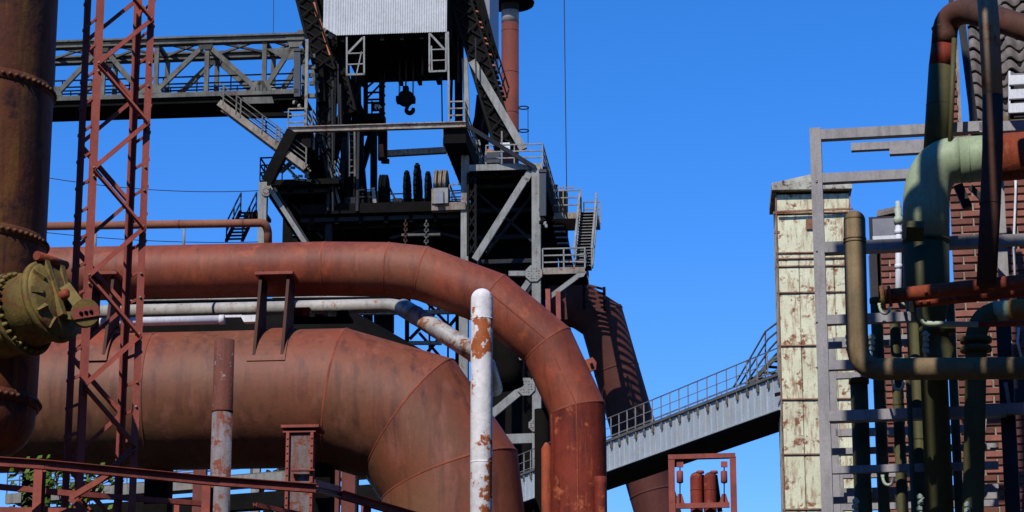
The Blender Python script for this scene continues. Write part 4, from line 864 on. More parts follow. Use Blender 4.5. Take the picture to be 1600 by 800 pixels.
for u in (60, 250): 
    t = thing('main_trestle', 'dark trestle leg carrying the huge main behind the %s' % ('riveted vessel' if u == 60 else 'lattice mast and grey pole'), 'trestle', down(G(u, 760, 0.3))); q = G(u, 700, 0.3); bar(t, 'leg', q, down(q), 0.4, 0.4, 'shade_black_duct'); bar(t, 'head', q-gx*0.4, q+gx*0.4, 0.3, 0.8, 'shade_black_duct')

# ================================================================== LEFT FOREGROUND
# riveted vessel
vs = thing('riveted_vessel', 'tall rusty round vessel with riveted bands and rounded lower end', 'vessel', down(P(-42, 600, 27)))
vc = down(P(-49, 400, 27)); rv = 116*ppx(P(-40, 400, 27))
def vz(v): return P(-40, v, 27-rv).z
prof = [(0, rv*0.42), (vz(690), rv*0.45)]
zb = vz(690)
z610 = vz(612)
for a in (0, 15, 30, 45, 60, 75, 90): prof.append((z610-0.12-(z610-0.12-zb)*math.cos(rad(a)), rv*0.45+(rv*0.97-rv*0.45)*math.sin(rad(a))))
prof += [(z610, rv*0.98), (vz(350), rv), (vz(108), rv*1.0), (vz(-30), rv*1.0), (vz(-300), rv*1.0)]
lathe(vs, 'shell', vc, Z, prof, 'stack_rust', 72)
for v in (108, 350, 606):
    zc = vz(v); bd_ = lathe(vs, 'riveted_band', vc, Z, [(zc-0.06, rv*1.0), (zc-0.055, rv*1.012), (zc+0.055, rv*1.012), (zc+0.06, rv*1.0)], 'stack_rust', 72)
    n = 66; bolts(bd_, 'rivets', [(vc+Z*zc+Vector((math.cos(a), math.sin(a), 0))*rv*1.012, Vector((math.cos(a), math.sin(a), 0))) for a in [2*math.pi*i/n for i in range(n)]], Z, 0.026, 0.03, 'stack_rust', 8)
# hatch nozzle on the vessel
nz = thing('hatch_nozzle', 'olive brown bolted nozzle with hinged lid and round counterweight on the riveted vessel', 'hatch', P(20, 500, 26.2))
ax = Vector((0.83, -0.46, 0.22)).normalized(); c0 = P(34, 491, 26.25); rn = 61*ppx(c0)
refv = (Z-ax*Z.dot(ax)).normalized(); sidev = ax.cross(refv)
lathe(nz, 'neck', c0-ax*0.55, ax, [(0, rn*0.92), (0.56, rn*0.92)], 'olive_iron', 48)
fl = lathe(nz, 'flange', c0, ax, [(-0.03, rn*1.12), (0.03, rn*1.12)], 'olive_iron', 48)
bolts(fl, 'flange_bolts', [(c0+ax*0.03+(refv*math.cos(a)+sidev*math.sin(a))*rn*1.02) for a in [2*math.pi*i/30 for i in range(30)]], ax, 0.03, 0.05, 'olive_iron', 6)
lathe(nz, 'body', c0+ax*0.03, ax, [(0, rn*0.92), (0.3, rn*0.95), (0.36, rn*0.98)], 'olive_iron', 48)
c1 = c0+ax*0.40
lathe(nz, 'rim', c1-ax*0.03, ax, [(0, rn*0.98), (0.0, rn*1.08), (0.06, rn*1.08), (0.065, rn*1.0)], 'olive_iron', 48)
lathe(nz, 'lid', c1+ax*0.03, ax, [(0, rn*1.0), (0.03, rn*0.98), (0.05, rn*0.85), (0.09, rn*0.55), (0.1, rn*0.2)], 'olive_iron', 48)
lower = (-refv*0.9+sidev*0.2).normalized()
hg = c1+refv*rn*1.08+ax*0.06
for s in (-0.16, 0.10):
    a = hg+sidev*s*1.0; b = c1+ax*0.16-refv*rn*0.55+sidev*s*0.6; bar(nz, 'lid_strap', a, b, 0.07, 0.07, 'olive_iron', ey=ax)
tube(nz, 'hinge_pin', [hg-sidev*0.26, hg+sidev*0.22], 0.05, 'rust_orange', 12); lathe(nz, 'pivot_bolt', c1+ax*0.14+sidev*0.02, ax, [(0, 0.06), (0.1, 0.06), (0.12, 0.03)], 'rust_orange', 10)
# counterweight
cwc = P(133, 490, 25.9); r_ = 22*ppx(cwc); wax = Vector((0.22, -0.93, -0.12)).normalized()
am = bar(nz, 'lever_arm', c1+ax*0.2+refv*0.1, cwc, 0.12, 0.06, 'olive_iron', ey=wax); bar(nz, 'lever_arm', c1+ax*0.12-refv*0.2, cwc-Z*0.03, 0.08, 0.05, 'olive_iron', ey=wax)
cw = lathe(nz, 'counterweight', cwc-wax*0.06, wax, [(0, r_*0.97), (0.015, r_), (0.15, r_), (0.165, r_*0.96)], 'olive_iron', 36)
sd = Vector((1, 0.2, 0.22)).normalized(); st2 = bar(nz, 'weight_strap', cwc+wax*0.115-sd*r_*0.92, cwc+wax*0.115+sd*r_*0.92, 0.11, 0.02, 'rail_paint', ey=wax)
bolts(cw, 'strap_bolts', [cwc+wax*0.126+sd*r_*k for k in (-0.35, 0.0, 0.35)], wax, 0.022, 0.02, 'shade_black_duct', 6)
for a in (0.9, 1.5, 2.1, 2.7): 
    q = c1+(refv*math.cos(a)+sidev*math.sin(a))*rn*0.95+ax*0.05; bar(nz, 'clamp', q, q-(refv*math.cos(a)+sidev*math.sin(a))*0.12+ax*0.06, 0.06, 0.05, 'olive_iron', ey=sidev)

# lattice mast
ms = thing('lattice_mast', 'square red brown lattice mast of angle iron beside the riveted vessel', 'mast', down(P(170, 800, 27.5)))
mr = rad(23); mx = Vector((math.cos(mr), math.sin(mr), 0)); my = Vector((-math.sin(mr), math.cos(mr), 0))
base = P(135, 400, 27.3); base.z = 0; WM = 0.665
corner = [base, base+mx*WM, base+mx*WM+my*WM, base+my*WM]
dirs = [(mx, my), (-mx, my), (-mx, -my), (mx, -my)]
ztm = P(150, -120, 27.3).z
for c, (e1, e2) in zip(corner, dirs): angle(ms, 'leg', c, c+Z*ztm, 0.079, 0.012, 'mast_paint', e1, e2)
def mz(v, u=180): return P(u, v, 27.5).z
pitch = mz(198)-mz(363)
def zig(ca, cb, z0, wd, nrm, m='mast_paint', half=False):
    z = z0; i = 0
    while z > 2.2:
        a, b = (ca, cb) if i % 2 == 0 else (cb, ca)
        ez = (b-a-Z*0).normalized()
        angle(ms, 'diagonal', a+Z*z+nrm*0.0, b+Z*(z-pitch/2), wd, 0.01, m, Z, nrm)
        z -= pitch/2 if not half else pitch/4
        i += 1
top = mz(33)+pitch*1
o = 0.03
f0, f1 = corner[0]+mx*o-my*0.004, corner[1]-mx*o-my*0.004
zig(f1, f0, top, 0.074, -my)
b0_, b1_ = corner[3]+mx*o+my*0.004, corner[2]-mx*o+my*0.004
zig(b0_, b1_, top-pitch*0.1, 0.06, my)
def zigs(ca, cb, z0, nrm):
    z = z0; i = 0; h = pitch/4
    while z > 2.2:
        bar(ms, 'side_strut', ca+Z*z, cb+Z*(z+0.07), 0.035, 0.012, 'mast_paint', ey=nrm); z -= h*1.03; i += 1
zigs(corner[0]-mx*0.004, corner[3]-mx*0.004, top, -mx); zigs(corner[1]+mx*0.004, corner[2]+mx*0.004, top, mx)
bl = []
z = top
while z > 3:
    for dz in (-0.05, 0.05): bl.append(corner[1]-mx*0.04-my*0.014+Z*(z+dz)); bl.append(corner[0]+mx*0.04-my*0.014+Z*(z-pitch/2+dz))
    bl.append(corner[1]-mx*0.04-my*0.001+Z*(z-pitch*0.4)); bl.append(corner[1]-mx*0.04-my*0.001+Z*(z-pitch*0.62)); z -= pitch
bolts(ms, 'bolts', bl, -my, 0.017, 0.02, 'beam_rusty', 6)

# foreground beam and railing at the bottom
rl = thing('yard_railing', 'dark red steel channel railing on stout posts in front of the mast', 'railing', down(P(65, 800, 27.6)))
z0 = P(20, 724, 26.3).z
path = [Pz(-60, 719, z0), Pz(68, 727, z0), Pz(340, 753, z0), Pz(492, 764, z0)]
path += [P(530, 773, 29.8), P(650, 808, 31.3)]
for a, b in zip(path, path[1:]): chan(rl, 'rail', a, b, 0.07, 0.085, 0.012, 'rail_paint', ey=Vector((0, 1, 0)))
for a, b in zip(path, path[1:]): bar(rl, 'rail_cap', a+Z*0.046-Vector((0, 0.02, 0)), b+Z*0.046-Vector((0, 0.02, 0)), 0.008, 0.11, 'rail_paint', ey=Vector((0, 1, 0)))
for u, v in ((63, 728), (325, 753), (572, 787)):
    p = P(u, v, 26.8 if u < 100 else (28.0 if u < 400 else 30.4)); chan(rl, 'post', p, down(p), 0.09, 0.10, 0.014, 'rail_paint', ey=Vector((0.3, 1, 0)).normalized())
a, b = P(-40, 757, 26.9), P(118, 772, 27.1); chan(rl, 'mid_rail', a, b, 0.06, 0.06, 0.01, 'rail_paint', ey=Vector((0, 1, 0)))
b2 = P(325, 788, 28.3); chan(rl, 'mid_rail', b, b2, 0.06, 0.055, 0.01, 'rail_paint', ey=Vector((0, 1, 0))); chan(rl, 'mid_rail', P(398, 789, 30.4), P(470, 804, 31), 0.06, 0.055, 0.01, 'rail_paint', ey=Vector((0, 1, 0)))
bar(rl, 'low_rail', P(0, 797, 26.9), P(130, 799, 26.9), 0.06, 0.06, 'rail_paint'); bar(rl, 'brace', P(110, 778, 26.9), P(178, 738, 26.9), 0.06, 0.05, 'rail_paint'); bar(rl, 'brace', P(110, 779, 26.9), P(140, 806, 26.9), 0.06, 0.05, 'rail_paint')
p = P(277, 786, 28.2); bar(rl, 'post', p, down(p), 0.06, 0.06, 'rail_paint')

# birch sapling behind the railing
tr = thing('birch_sapling', 'young green leafed sapling behind the red railing under the big main', 'tree', down(P(95, 800, 33)))
tc = P(95, 800, 33); tube(tr, 'trunk', [down(tc), Vector((tc.x+0.05, tc.y, tc.z*0.6)), Vector((tc.x, tc.y, tc.z+0.3))], [0.06, 0.04, 0.012], 'bark', 8)
mb = MB(); tw = MB()
for i in range(26):
    a = random.random()*6.28; z_ = tc.z-1.0+random.random()*1.3; q = Vector((tc.x, tc.y, z_)); e = q+Vector((math.cos(a)*random.uniform(0.2, 0.8), math.sin(a)*random.uniform(0.2, 0.6), random.uniform(0.2, 0.6)))
    if e.z > P(95, 742, 33).z: e.z = P(95, 742, 33).z
    tw.bar(q, e, 0.012, 0.012)
    for j in range(34):
        s_ = q.lerp(e, random.uniform(0.3, 1.1))+Vector((random.gauss(0, 0.09), random.gauss(0, 0.09), random.gauss(0, 0.09)))
        n_ = Vector((random.gauss(0, 1), random.gauss(-0.6, 1), random.gauss(0.6, 1))).normalized(); u_ = n_.orthogonal().normalized(); v_ = n_.cross(u_); l_ = random.uniform(0.03, 0.06)
        mb.add([s_-u_*l_, s_+v_*l_*0.7-u_*l_*0.1, s_+u_*l_*1.3+n_*l_*0.2, s_-v_*l_*0.7-u_*l_*0.1], [(0, 1, 2, 3)])
tw.build('branches', 'bark', tr); lf = mb.build('crown', 'leaf', tr)

# ================================================================== RIGHT: BRICK BUILDING
CUR[0] = R; rx, ry = R.ex, R.ey
WD = 3.2                                              # wall stands this far behind the rack
bbld = thing('brick_building', 'old brick building with grey pantile roof behind the pipe rack', 'building', down(R(1560, 600, WD)))
eave_v = 196
wl = R(1488, 400, WD); wl.z = 0; wr = R(1700, 400, WD); wr.z = 0; LWALL = (wr-wl).length; HW = R(1560, eave_v, WD).z
wall = prism(bbld, 'wall', [wl, wr, wr+ry*0.4, wl+ry*0.4], Z*HW, 'mortar')
pier = prism(bbld, 'parapet_pier', [wl+Z*HW+ry*0.001, wl+rx*0.17+Z*HW+ry*0.001, wl+rx*0.17+ry*0.399+Z*HW, wl+ry*0.399+Z*HW], Z*(R(1495, 36, WD).z-HW), 'mortar')
BL, BH, BJ = 0.235, 0.068, 0.018
def brick_mesh(L):
    me = bpy.data.meshes.new('brick'); t = 0.006
    x, y, z = L/2, 0.02, BH/2
    V = [(-x, y, -z), (x, y, -z), (x, y, z), (-x, y, z)]+[(-x+t*.3, -y+t, -z+t*.3), (x-t*.3, -y+t, -z+t*.3), (x-t*.3, -y+t, z-t*.3), (-x+t*.3, -y+t, z-t*.3)]+[(-x+t, -y, -z+t), (x-t, -y, -z+t), (x-t, -y, z-t), (-x+t, -y, z-t)]
    Fc = [(8, 9, 10, 11)]+[(i, (i+1) % 4, (i+1) % 4+4, i+4) for i in range(4)]+[(i+4, (i+1) % 4+4, (i+1) % 4+8, i+8) for i in range(4)]
    me.from_pydata(V, [], Fc); me.materials.append(MATS['brick']); me.update(); return me
bmesh_full, bmesh_half = brick_mesh(BL), brick_mesh(0.105)
ang_z = math.atan2(rx.y, rx.x)
def put_brick(parent, me, pos):
    o = bpy.data.objects.new('brick', me); COL.objects.link(o); o.parent = parent
    o.location = pos-LOC[parent]; o.rotation_euler = (random.gauss(0, 0.01), random.gauss(0, 0.006), ang_z); LOC[o] = LOC[parent]
zlow = R(1560, 812, WD).z; row = 0; stuff = MB()
z = HW-0.05; visx = (R(1612, 500, WD)-wl).dot(rx)
while z > 0.1:
    x = 0.0 if row % 2 == 0 else -0.128
    while x < LWALL-0.05:
        L = BL; me_ = bmesh_full; x0 = max(x, 0)
        if x < 0: L = 0.105; me_ = bmesh_half; cx = 0.0525+0.002
        else: cx = x+BL/2
        if cx+L/2 < LWALL:
            pos = wl+rx*cx+Z*z-ry*(0.0+random.uniform(-0.003, 0.006))
            if z > zlow and cx < visx: put_brick(wall, me_, pos)
            else: stuff.add([pos-rx*L/2-Z*BH/2-ry*0.015, pos+rx*L/2-Z*BH/2-ry*0.015, pos+rx*L/2+Z*BH/2-ry*0.015, pos-rx*L/2+Z*BH/2-ry*0.015], [(0, 1, 2, 3)])
        x += BL+BJ
    z -= BH+BJ; row += 1
so_ = stuff.build('brickwork', 'brick', wall); so_['kind'] = 'stuff'
z = HW+0.05; zt2 = R(1495, 36, WD).z; row = 0
while z < zt2-0.04: put_brick(pier, bmesh_half if row % 2 else bmesh_half, wl+rx*(0.075 if row % 2 else 0.085)+Z*z-ry*0.002); z += BH+BJ; row += 1
# raised pilaster at right
pa = wl+rx*0.46-ry*0.12; pil = prism(bbld, 'pilaster', [pa, pa+rx*1.4, pa+rx*1.4+ry*0.1, pa+ry*0.1], Z*(R(1580, 285, WD).z), 'mortar')
z = R(1580, 285, WD).z-0.05; row = 0
visx2 = (R(1612, 500, WD)-pa).dot(rx)
while z > zlow:
    x = 0.0 if row % 2 == 0 else -0.128
    while x < visx2:
        if x < 0: put_brick(pil, bmesh_half, pa+rx*0.054+Z*z-ry*random.uniform(0, 0.006))
        else: put_brick(pil, bmesh_full, pa+rx*(x+BL/2)+Z*z-ry*random.uniform(0, 0.006))
        x += BL+BJ
    z -= BH+BJ; row += 1
# roof
SL = rad(46); rup = ry*math.cos(SL)+Z*math.sin(SL); rnm = -ry*math.sin(SL)+Z*math.cos(SL)
ev = R(1522, 188, WD-0.25); LR = (R(1720, 188, WD-0.25)-ev).dot(rx)
roof = prism(bbld, 'roof', [ev-rnm*0.12, ev+rx*LR-rnm*0.12, ev+rx*LR-rnm*0.12+rup*4.2, ev-rnm*0.12+rup*4.2], rnm*0.06, 'shade_black_steel')
TW, TL = 0.205, 0.29
me = bpy.data.meshes.new('roof_tile'); V = []; Fc = []; n = 8
for j, (yy, zz) in enumerate(((-0.03, 0.045), (TL, 0.0), (-0.03, 0.025))):
    for i in range(n+1):
        t_ = i/n; V.append((TW*1.06*t_, yy, zz+0.038*math.sin(t_*2*math.pi+0.4)))
Fc = [(i, i+1, i+1+n+1, i+n+1) for i in range(n)]+[(i+2*(n+1), i+1+2*(n+1), i+1, i) for i in range(n)]
me.from_pydata(V, [], Fc); me.polygons.foreach_set('use_smooth', [True]*n+[False]*n); me.materials.append(MATS['roof_tile']); me.update()
rm_ = Matrix((rx, rup, rnm)).transposed().to_4x4()
for r_ in range(14):
    for c_ in range(int(LR/TW)):
        if c_ > 5: continue
        o_ = bpy.data.objects.new('roof_tile', me); COL.objects.link(o_); o_.parent = roof
        o_.matrix_local = Matrix.Translation(ev+rx*(c_*TW)+rup*(r_*TL)-rnm*0.04-LOC[roof]) @ rm_ @ Matrix.Rotation(random.gauss(0, 0.03), 4, 'Z') @ Matrix.Rotation(random.gauss(0, 0.03), 4, 'X')
prism(bbld, 'verge_board', [ev-rx*0.05-rnm*0.12, ev-rx*0.05+rnm*0.02, ev-rx*0.05+rnm*0.02+rup*4.2, ev-rx*0.05-rnm*0.12+rup*4.2], rx*0.03, 'rack_shade_dark')
tube(bbld, 'gutter', [R(1568, 193, WD-0.5), R(1720, 190, WD-0.5)], 0.085, 'brown_pipe', 16)
# louvre box on the roof edge
lv = thing('louvre_box', 'white louvred metal box at the roof edge of the brick building', 'vent', R(1590, 180, 1.6))
for i in range(3):
    a = R(1576, 126+i*22, 1.6); bar(lv, 'louvre', a, a+rx*0.6, 0.1, 0.04, 'white_panel')
    a = R(1578, 138+i*22, 1.75); bar(lv, 'slot', a, a+rx*0.6, 0.06, 0.04, 'rack_shade_dark')
a = R(1577, 116, 1.9); bar(lv, 'back', a+rx*0.3, a+rx*0.3-Z*0.42, 0.6, 0.04, 'slate_panel'); bar(lv, 'side', R(1577, 118, 1.75), R(1577, 182, 1.75), 0.02, 0.3, 'white_panel')
# conduits
for (pts, lb) in (([(1587, 282), (1587, 300), (1584, 380), (1587, 470)], 'thin white conduit running down the brick pilaster above the rust pipes'), ([(1592, 512), (1590, 535), (1596, 560)], 'short bent white cable on the brick pilaster below the rust pipes')):
    o = tube(None, 'conduit', [R(u, v, WD-0.17) for (u, v) in pts], 0.014, 'white_panel', 8); o['label'] = lb; o['category'] = 'conduit'
cb = thing('window_recess', 'dark recessed opening in the brick pilaster below the horizontal pipes', 'opening', R(1590, 612, WD-0.2))
bar(cb, 'dark_board', R(1590, 592, WD-0.18), R(1590, 628, WD-0.18), 0.32, 0.04, 'rack_shade_dark')

# brick shed with grey head panel
CUR[0] = R
sh = thing('brick_shed', 'narrow brick stack with grey sheet metal head and curved tile cap', 'shed', down(P(1382, 440, 33)))
SH = Frame(10.0, P(1382, 400, 33)); sx, sy = SH.ex, SH.ey
a, b = SH(1376, 400), SH(1412, 400); a.z = b.z = 0; zc = SH(1385, 384).z; mwall = prism(sh, 'brick_wall', [a, b, b+sy*0.6, a+sy*0.6], Z*zc, 'mortar')
z = zc-0.06; row = 0
while z > SH(1385, 815).z:
    xx = 0.0 if row % 2 else -0.13
    while xx < 0.28:
        L = BL; put = a+sx*(max(xx, -0.01)+(BL/2 if xx >= 0 else 0.06))+Z*z
        o = bpy.data.objects.new('brick', bmesh_full if xx >= 0 else bmesh_half); COL.objects.link(o); o.parent = mwall; o.location = put-LOC[mwall]-sy*0.004; o.rotation_euler = (0, 0, ang_z)
        xx += BL+BJ
    z -= BH+BJ; row += 1
h0 = SH(1359, 384, -0.05); h1 = SH(1412, 384, -0.05); h1.z = h0.z; ht = SH(1385, 338, -0.05).z-h0.z
prism(sh, 'head_box', [h0, h1, h1+sy*0.6, h0+sy*0.6], Z*ht, 'rack_shade_dark')
for (v0, v1, m_) in ((367, 341, 'slate_panel'), (384, 368, 'white_panel')):
    q = SH(1364, v0, -0.08); e = SH(1402, v0, -0.08); q.z = e.z; prism(sh, 'head_panel', [q, e, e+sy*0.02, q+sy*0.02], Z*(SH(1385, v1, -0.08).z-q.z), m_)
bar(sh, 'door_frame', SH(1364, 384, 0), down(SH(1364, 384, 0)), 0.1, 0.2, 'rack_shade_dark'); bar(sh, 'door_leaf', SH(1370, 384, 0.05), down(SH(1370, 384, 0.05)), 0.1, 0.06, 'shade_black_steel')
bar(sh, 'door_edge', SH(1358, 400, -0.02), down(SH(1358, 400, -0.02)), 0.02, 0.04, 'blue_drum')
for k in range(3):
    q = SH(1370+k*11, 335-k*2.4, 0.0); V = []; n = 8
    for e in (0, 0.14):
        for i in range(n+1): aa = math.pi*i/n; V.append(q+sx*e+Z*(0.11*math.sin(aa)-0.03+e*0.15)+sy*(-0.11*math.cos(aa)+0.1))
    for e in (0, 0.14):
        for i in range(n+1): aa = math.pi*i/n; V.append(q+sx*e+Z*(0.085*math.sin(aa)-0.03+e*0.15)+sy*(-0.085*math.cos(aa)+0.1))
    k_ = n+1; Fc = [(i, i+1, i+1+k_, i+k_) for i in range(n)]+[(i+2*k_, i+3*k_, i+1+3*k_, i+1+2*k_) for i in range(n)]+[(i, i+2*k_, i+1+2*k_, i+1) for i in range(n)]
    mk('ridge_tile', V, Fc, 'roof_tile', sh, False)
dp = thing('drainpipe', 'pale blue grey drainpipe with yellowish fitting on top beside the brick stack', 'drainpipe', SH(1404, 452, -0.2))
q = SH(1404, 345, -0.2); q2 = SH(1404, 452, -0.2); tube(dp, 'pipe', [q, q2, q2-Z*0.06+sy*0.06, q2-Z*0.08+sy*0.3], 0.042, 'white_panel', 14); lathe(dp, 'fitting', q-Z*0.05, Z, [(0, 0.06), (0.08, 0.07), (0.12, 0.04), (0.2, 0.055), (0.24, 0.035), (0.32, 0.03)], 'valve_mint', 14)
for v in (366, 420): lathe(dp, 'socket', SH(1404, v, -0.2), Z, [(0, 0.05), (0.06, 0.05)], 'white_panel', 14)

# ================================================================== PIPE RACK
rk = thing('pipe_rack', 'grey painted square section steel rack carrying the green pipes', 'rack', down(R(1284, 800)))
def rbeam(name, u0, v0, u1, v1, wd, d=0.0, m='rack_grey', th=None): return bar(rk, name, R(u0, v0, d), R(u1, v1, d), wd, th or wd, m)
def rpost(u, v, d, wd, m='rack_grey', name='post'): p = R(u, v, d); return bar(rk, name, p, down(p), wd, wd, m)
rpost(1274, 202, 0.0, 0.108)
def hbeam(u0, u1, v, wd, d, slope=0.045, th=None, m='rack_grey'):
    a = R(u0, v, d); b = R(u1, v-(u1-u0)*slope, d); b.z = a.z; bar(rk, 'beam', a, b, wd, th or wd, m)
hbeam(1283, 1540, 212, 0.10, 0.0); hbeam(1283, 1470, 280, 0.095, 0.0); hbeam(1288, 1534, 389, 0.105, 0.0, th=0.14)
hbeam(1289, 1470, 501, 0.09, 0.0); hbeam(1292, 1480, 572, 0.09, 0.0); hbeam(1296, 1572, 652, 0.10, 0.0, th=0.14)
hbeam(1330, 1600, 231, 0.08, 1.2); hbeam(1390, 1600, 236, 0.09, 0.8)
rpost(1299, 530, 1.5, 0.075); hbeam(1302, 1450, 534, 0.075, 1.5); hbeam(1304, 1440, 588, 0.06, 1.5); hbeam(1306, 1540, 677, 0.075, 1.5)
rpost(1312, 738, 3.0, 0.075); hbeam(1314, 1500, 743, 0.07, 3.0); hbeam(1312, 1560, 771, 0.085, 0.9); hbeam(1316, 1560, 793, 0.07, 2.6)
hbeam(1290, 1440, 540, 0.06, 0.45); hbeam(1298, 1560, 706, 0.06, 0.45); hbeam(1300, 1560, 735, 0.07, 0.0); hbeam(1302, 1560, 782, 0.06, 0.45)
rpost(1567, 500, 0.15, 0.135, 'rack_shade_dark'); rpost(1284, 800, 2.2, 0.09)  # dark right-hand post has its shade in the colour
rbeam('brace', 1537, 655, 1520, 815, 0.06, 0.6); rbeam('brace', 1571, 598, 1578, 640, 0.035, 0.05)
rbeam('upright', 1502, 30, 1524, 205, 0.075, 1.0, 'rack_shade_dark'); rbeam('upright', 1486, -10, 1486, 60, 0.05, 1.0, 'rack_shade_dark')
rbeam('strut', 1497, 290, 1512, 325, 0.09, 0.3, 'rack_shade_dark'); rbeam('strut', 1516, 292, 1540, 316, 0.05, 0.3, 'rack_shade_dark')
rpost(1556, 200, 1.0, 0.10); rpost(1700, 200, 0.0, 0.11)
for v in (212, 389, 652): a = R(1700, v-18, 0.0); hbeam(1530, 1705, v-11, 0.1, 0.02 if v != 212 else 0.0)
bolts(rk, 'bolt_heads', [R(1276, v, -0.056) for v in (282, 284, 392, 503, 574, 654)], -ry, 0.012, 0.012, 'rack_grey')

def pipe(lb, pts, r, m, d=None, n=24, name='pipe', flanges=(), cat='pipe', loc=None, toground=False, extra=None):
    t = thing(name, lb, cat, loc or down(pts[-1]) if toground else (loc or pts[-1]))
    if toground: pts = pts+[down(pts[-1])]
    tube(t, 'tube', pts, r, m, n); return t
def ring(t, c, ax, r, wd, m, name='flange', nb=0):
    o = lathe(t, name, c-ax.normalized()*(wd/2), ax, [(0, r*0.97), (wd*0.1, r), (wd*0.9, r), (wd, r*0.97)], m, 32)
    if nb:
        a = ax.normalized(); up = Z if abs(a.z) < 0.9 else Vector((0, 1, 0)); u = (up-a*up.dot(a)).normalized(); v = a.cross(u)
        bolts(o, 'flange_bolts', [c+a*(wd/2)+(u*math.cos(2*math.pi*i/nb)+v*math.sin(2*math.pi*i/nb))*r*0.86 for i in range(nb)]+[], a, r*0.07, r*0.1, m)
    return o
def px(k, d=0.0): return k*ppx(R(1450, 400, d))
# big mint elbow
rE = px(36, -0.3)
pts = [R(1700, 236, -0.3), R(1500, 250, -0.3)]+arc(R(1492, 250.5, -0.3), R(1447, 253, -0.3), R(1447, 325, -0.3), 9)+[R(1447, 380, -0.3)]
t = thing('elbow_pipe', 'wide pale mint elbow pipe turning down, with orange rust length at its right', 'pipe', down(pts[-1]))
tube(t, 'elbow', pts[1:], rE, 'mint_paint', 40); tube(t, 'white_sleeve', [R(1500, 250, -0.3), R(1562, 246, -0.3)], rE*1.0, 'mint_paint', 40)
tube(t, 'rust_length', [R(1562, 246, -0.3), R(1700, 236, -0.3)], rE*1.03, 'rust_orange', 40)
tube(t, 'down_pipe', [R(1447, 380, -0.3), R(1448, 468, -0.3), R(1456, 505, -0.25), down(R(1456, 505, -0.25))], [rE*0.98, rE*0.98, px(20.5), px(20.5)], 'shade_green', 40)  # shaded drop of the mint elbow painted in darker green
ring(t, R(1514, 249.3, -0.3), rx, rE*1.02, 0.02, 'mint_paint', 'weld_ring'); ring(t, R(1447, 378, -0.3), Z, rE*1.03, 0.03, 'shade_green', 'weld_ring')
bar(t, 'support_lug', R(1430, 350, -0.75), R(1430, 372, -0.62), 0.16, 0.1, 'shade_green')
# front brown pipe with closed top turning right
pts = [R(1335, 345, -1.6), R(1339, 520, -1.6)]+arc(R(1340, 540, -1.6), R(1341, 577, -1.6), R(1378, 577, -1.6), 8)+[R(1500, 576, -1.6), R(1720, 574, -1.6)]
rF = px(17, -1.6)
t = thing('brown_pipe', 'brown round capped pipe coming down in front and turning right', 'pipe', R(1341, 577, -1.6))
tube(t, 'tube', pts, rF, 'brown_pipe', 28)
lathe(t, 'cap', R(1335, 345, -1.6), Z, [(0, rF)]+[(rF*0.95*math.sin(rad(a)), rF*math.cos(rad(a))) for a in (15, 30, 45, 60, 75, 88)], 'brown_pipe', 28)
for v in (374, 379): ring(t, R(1335.6, v, -1.6), Z, rF*1.06, 0.014, 'brown_pipe', 'weld_ring')
# row of green vertical pipes
for (u, v0, r, d, m_, lb) in ((1342, 596, 13.5, 0.25, 'shade_green', 'shade-dark green upright pipe straight below the capped brown pipe'), (1369, 470, 9, 0.3, 'shade_green', 'slim shade-dark green upright pipe with pale valves beside the drainpipe'),
        (1398, 490, 8.5, 0.2, 'shade_green', 'slim shade-dark green upright pipe under the white bent pipe'), (1424, 420, 11, 0.45, 'shade_green', 'shade-dark green upright pipe close against the wide elbow drop'),
        (1418, 560, 4, -0.2, 'shade_green', 'thinnest shade-dark green upright pipe in the rack'), (1484, 470, 7, 0.3, 'shade_green', 'shade-dark green upright pipe between the elbow drop and flanged pipe')):
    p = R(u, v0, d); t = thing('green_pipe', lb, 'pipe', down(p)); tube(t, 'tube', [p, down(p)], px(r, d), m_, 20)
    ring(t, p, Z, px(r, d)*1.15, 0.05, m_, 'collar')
    if r > 8: 
        for zz in (0.9, 1.7): ring(t, p-Z*zz, Z, px(r, d)*1.05, 0.02, m_, 'weld_ring')
# flanged pipe with white and ochre bands
pts = [R(1478, 1250, -0.6)]+[R(1525, 560, -0.6)]+arc(R(1525, 535, -0.6), R(1525, 490, -0.6), R(1562, 487, -0.6), 7)
t = thing('flanged_pipe', 'shade-dark green elbow pipe with white sleeve and ochre length, bolted flanges below', 'pipe', down(pts[0]))
rG = px(16, -0.6); tube(t, 'elbow', [down(pts[0])]+pts[1:], rG, 'shade_green', 28); tube(t, 'white_sleeve', [R(1552, 487.8, -0.6), R(1577, 486, -0.6)], rG*1.02, 'mint_paint', 28); tube(t, 'ochre_length', [R(1576, 486, -0.6), R(1720, 478, -0.6)], rG*1.05, 'ochre_band', 28)
for v in (532, 546): ring(t, R(1525, v, -0.6), Z, rG*1.5, 0.045, 'shade_green', 'flange', 10)
# second flanged valve left of it
t = thing('gate_valve', 'shade-dark green flanged valve body on the pipe behind the brown pipe', 'valve', R(1466, 565, -0.5))
q = R(1466, 545, -0.55); lathe(t, 'body', q-Z*0.2, Z, [(0, 0.16), (0.05, 0.16), (0.06, 0.1), (0.2, 0.15), (0.34, 0.1), (0.35, 0.17), (0.4, 0.17)], 'shade_green', 28)
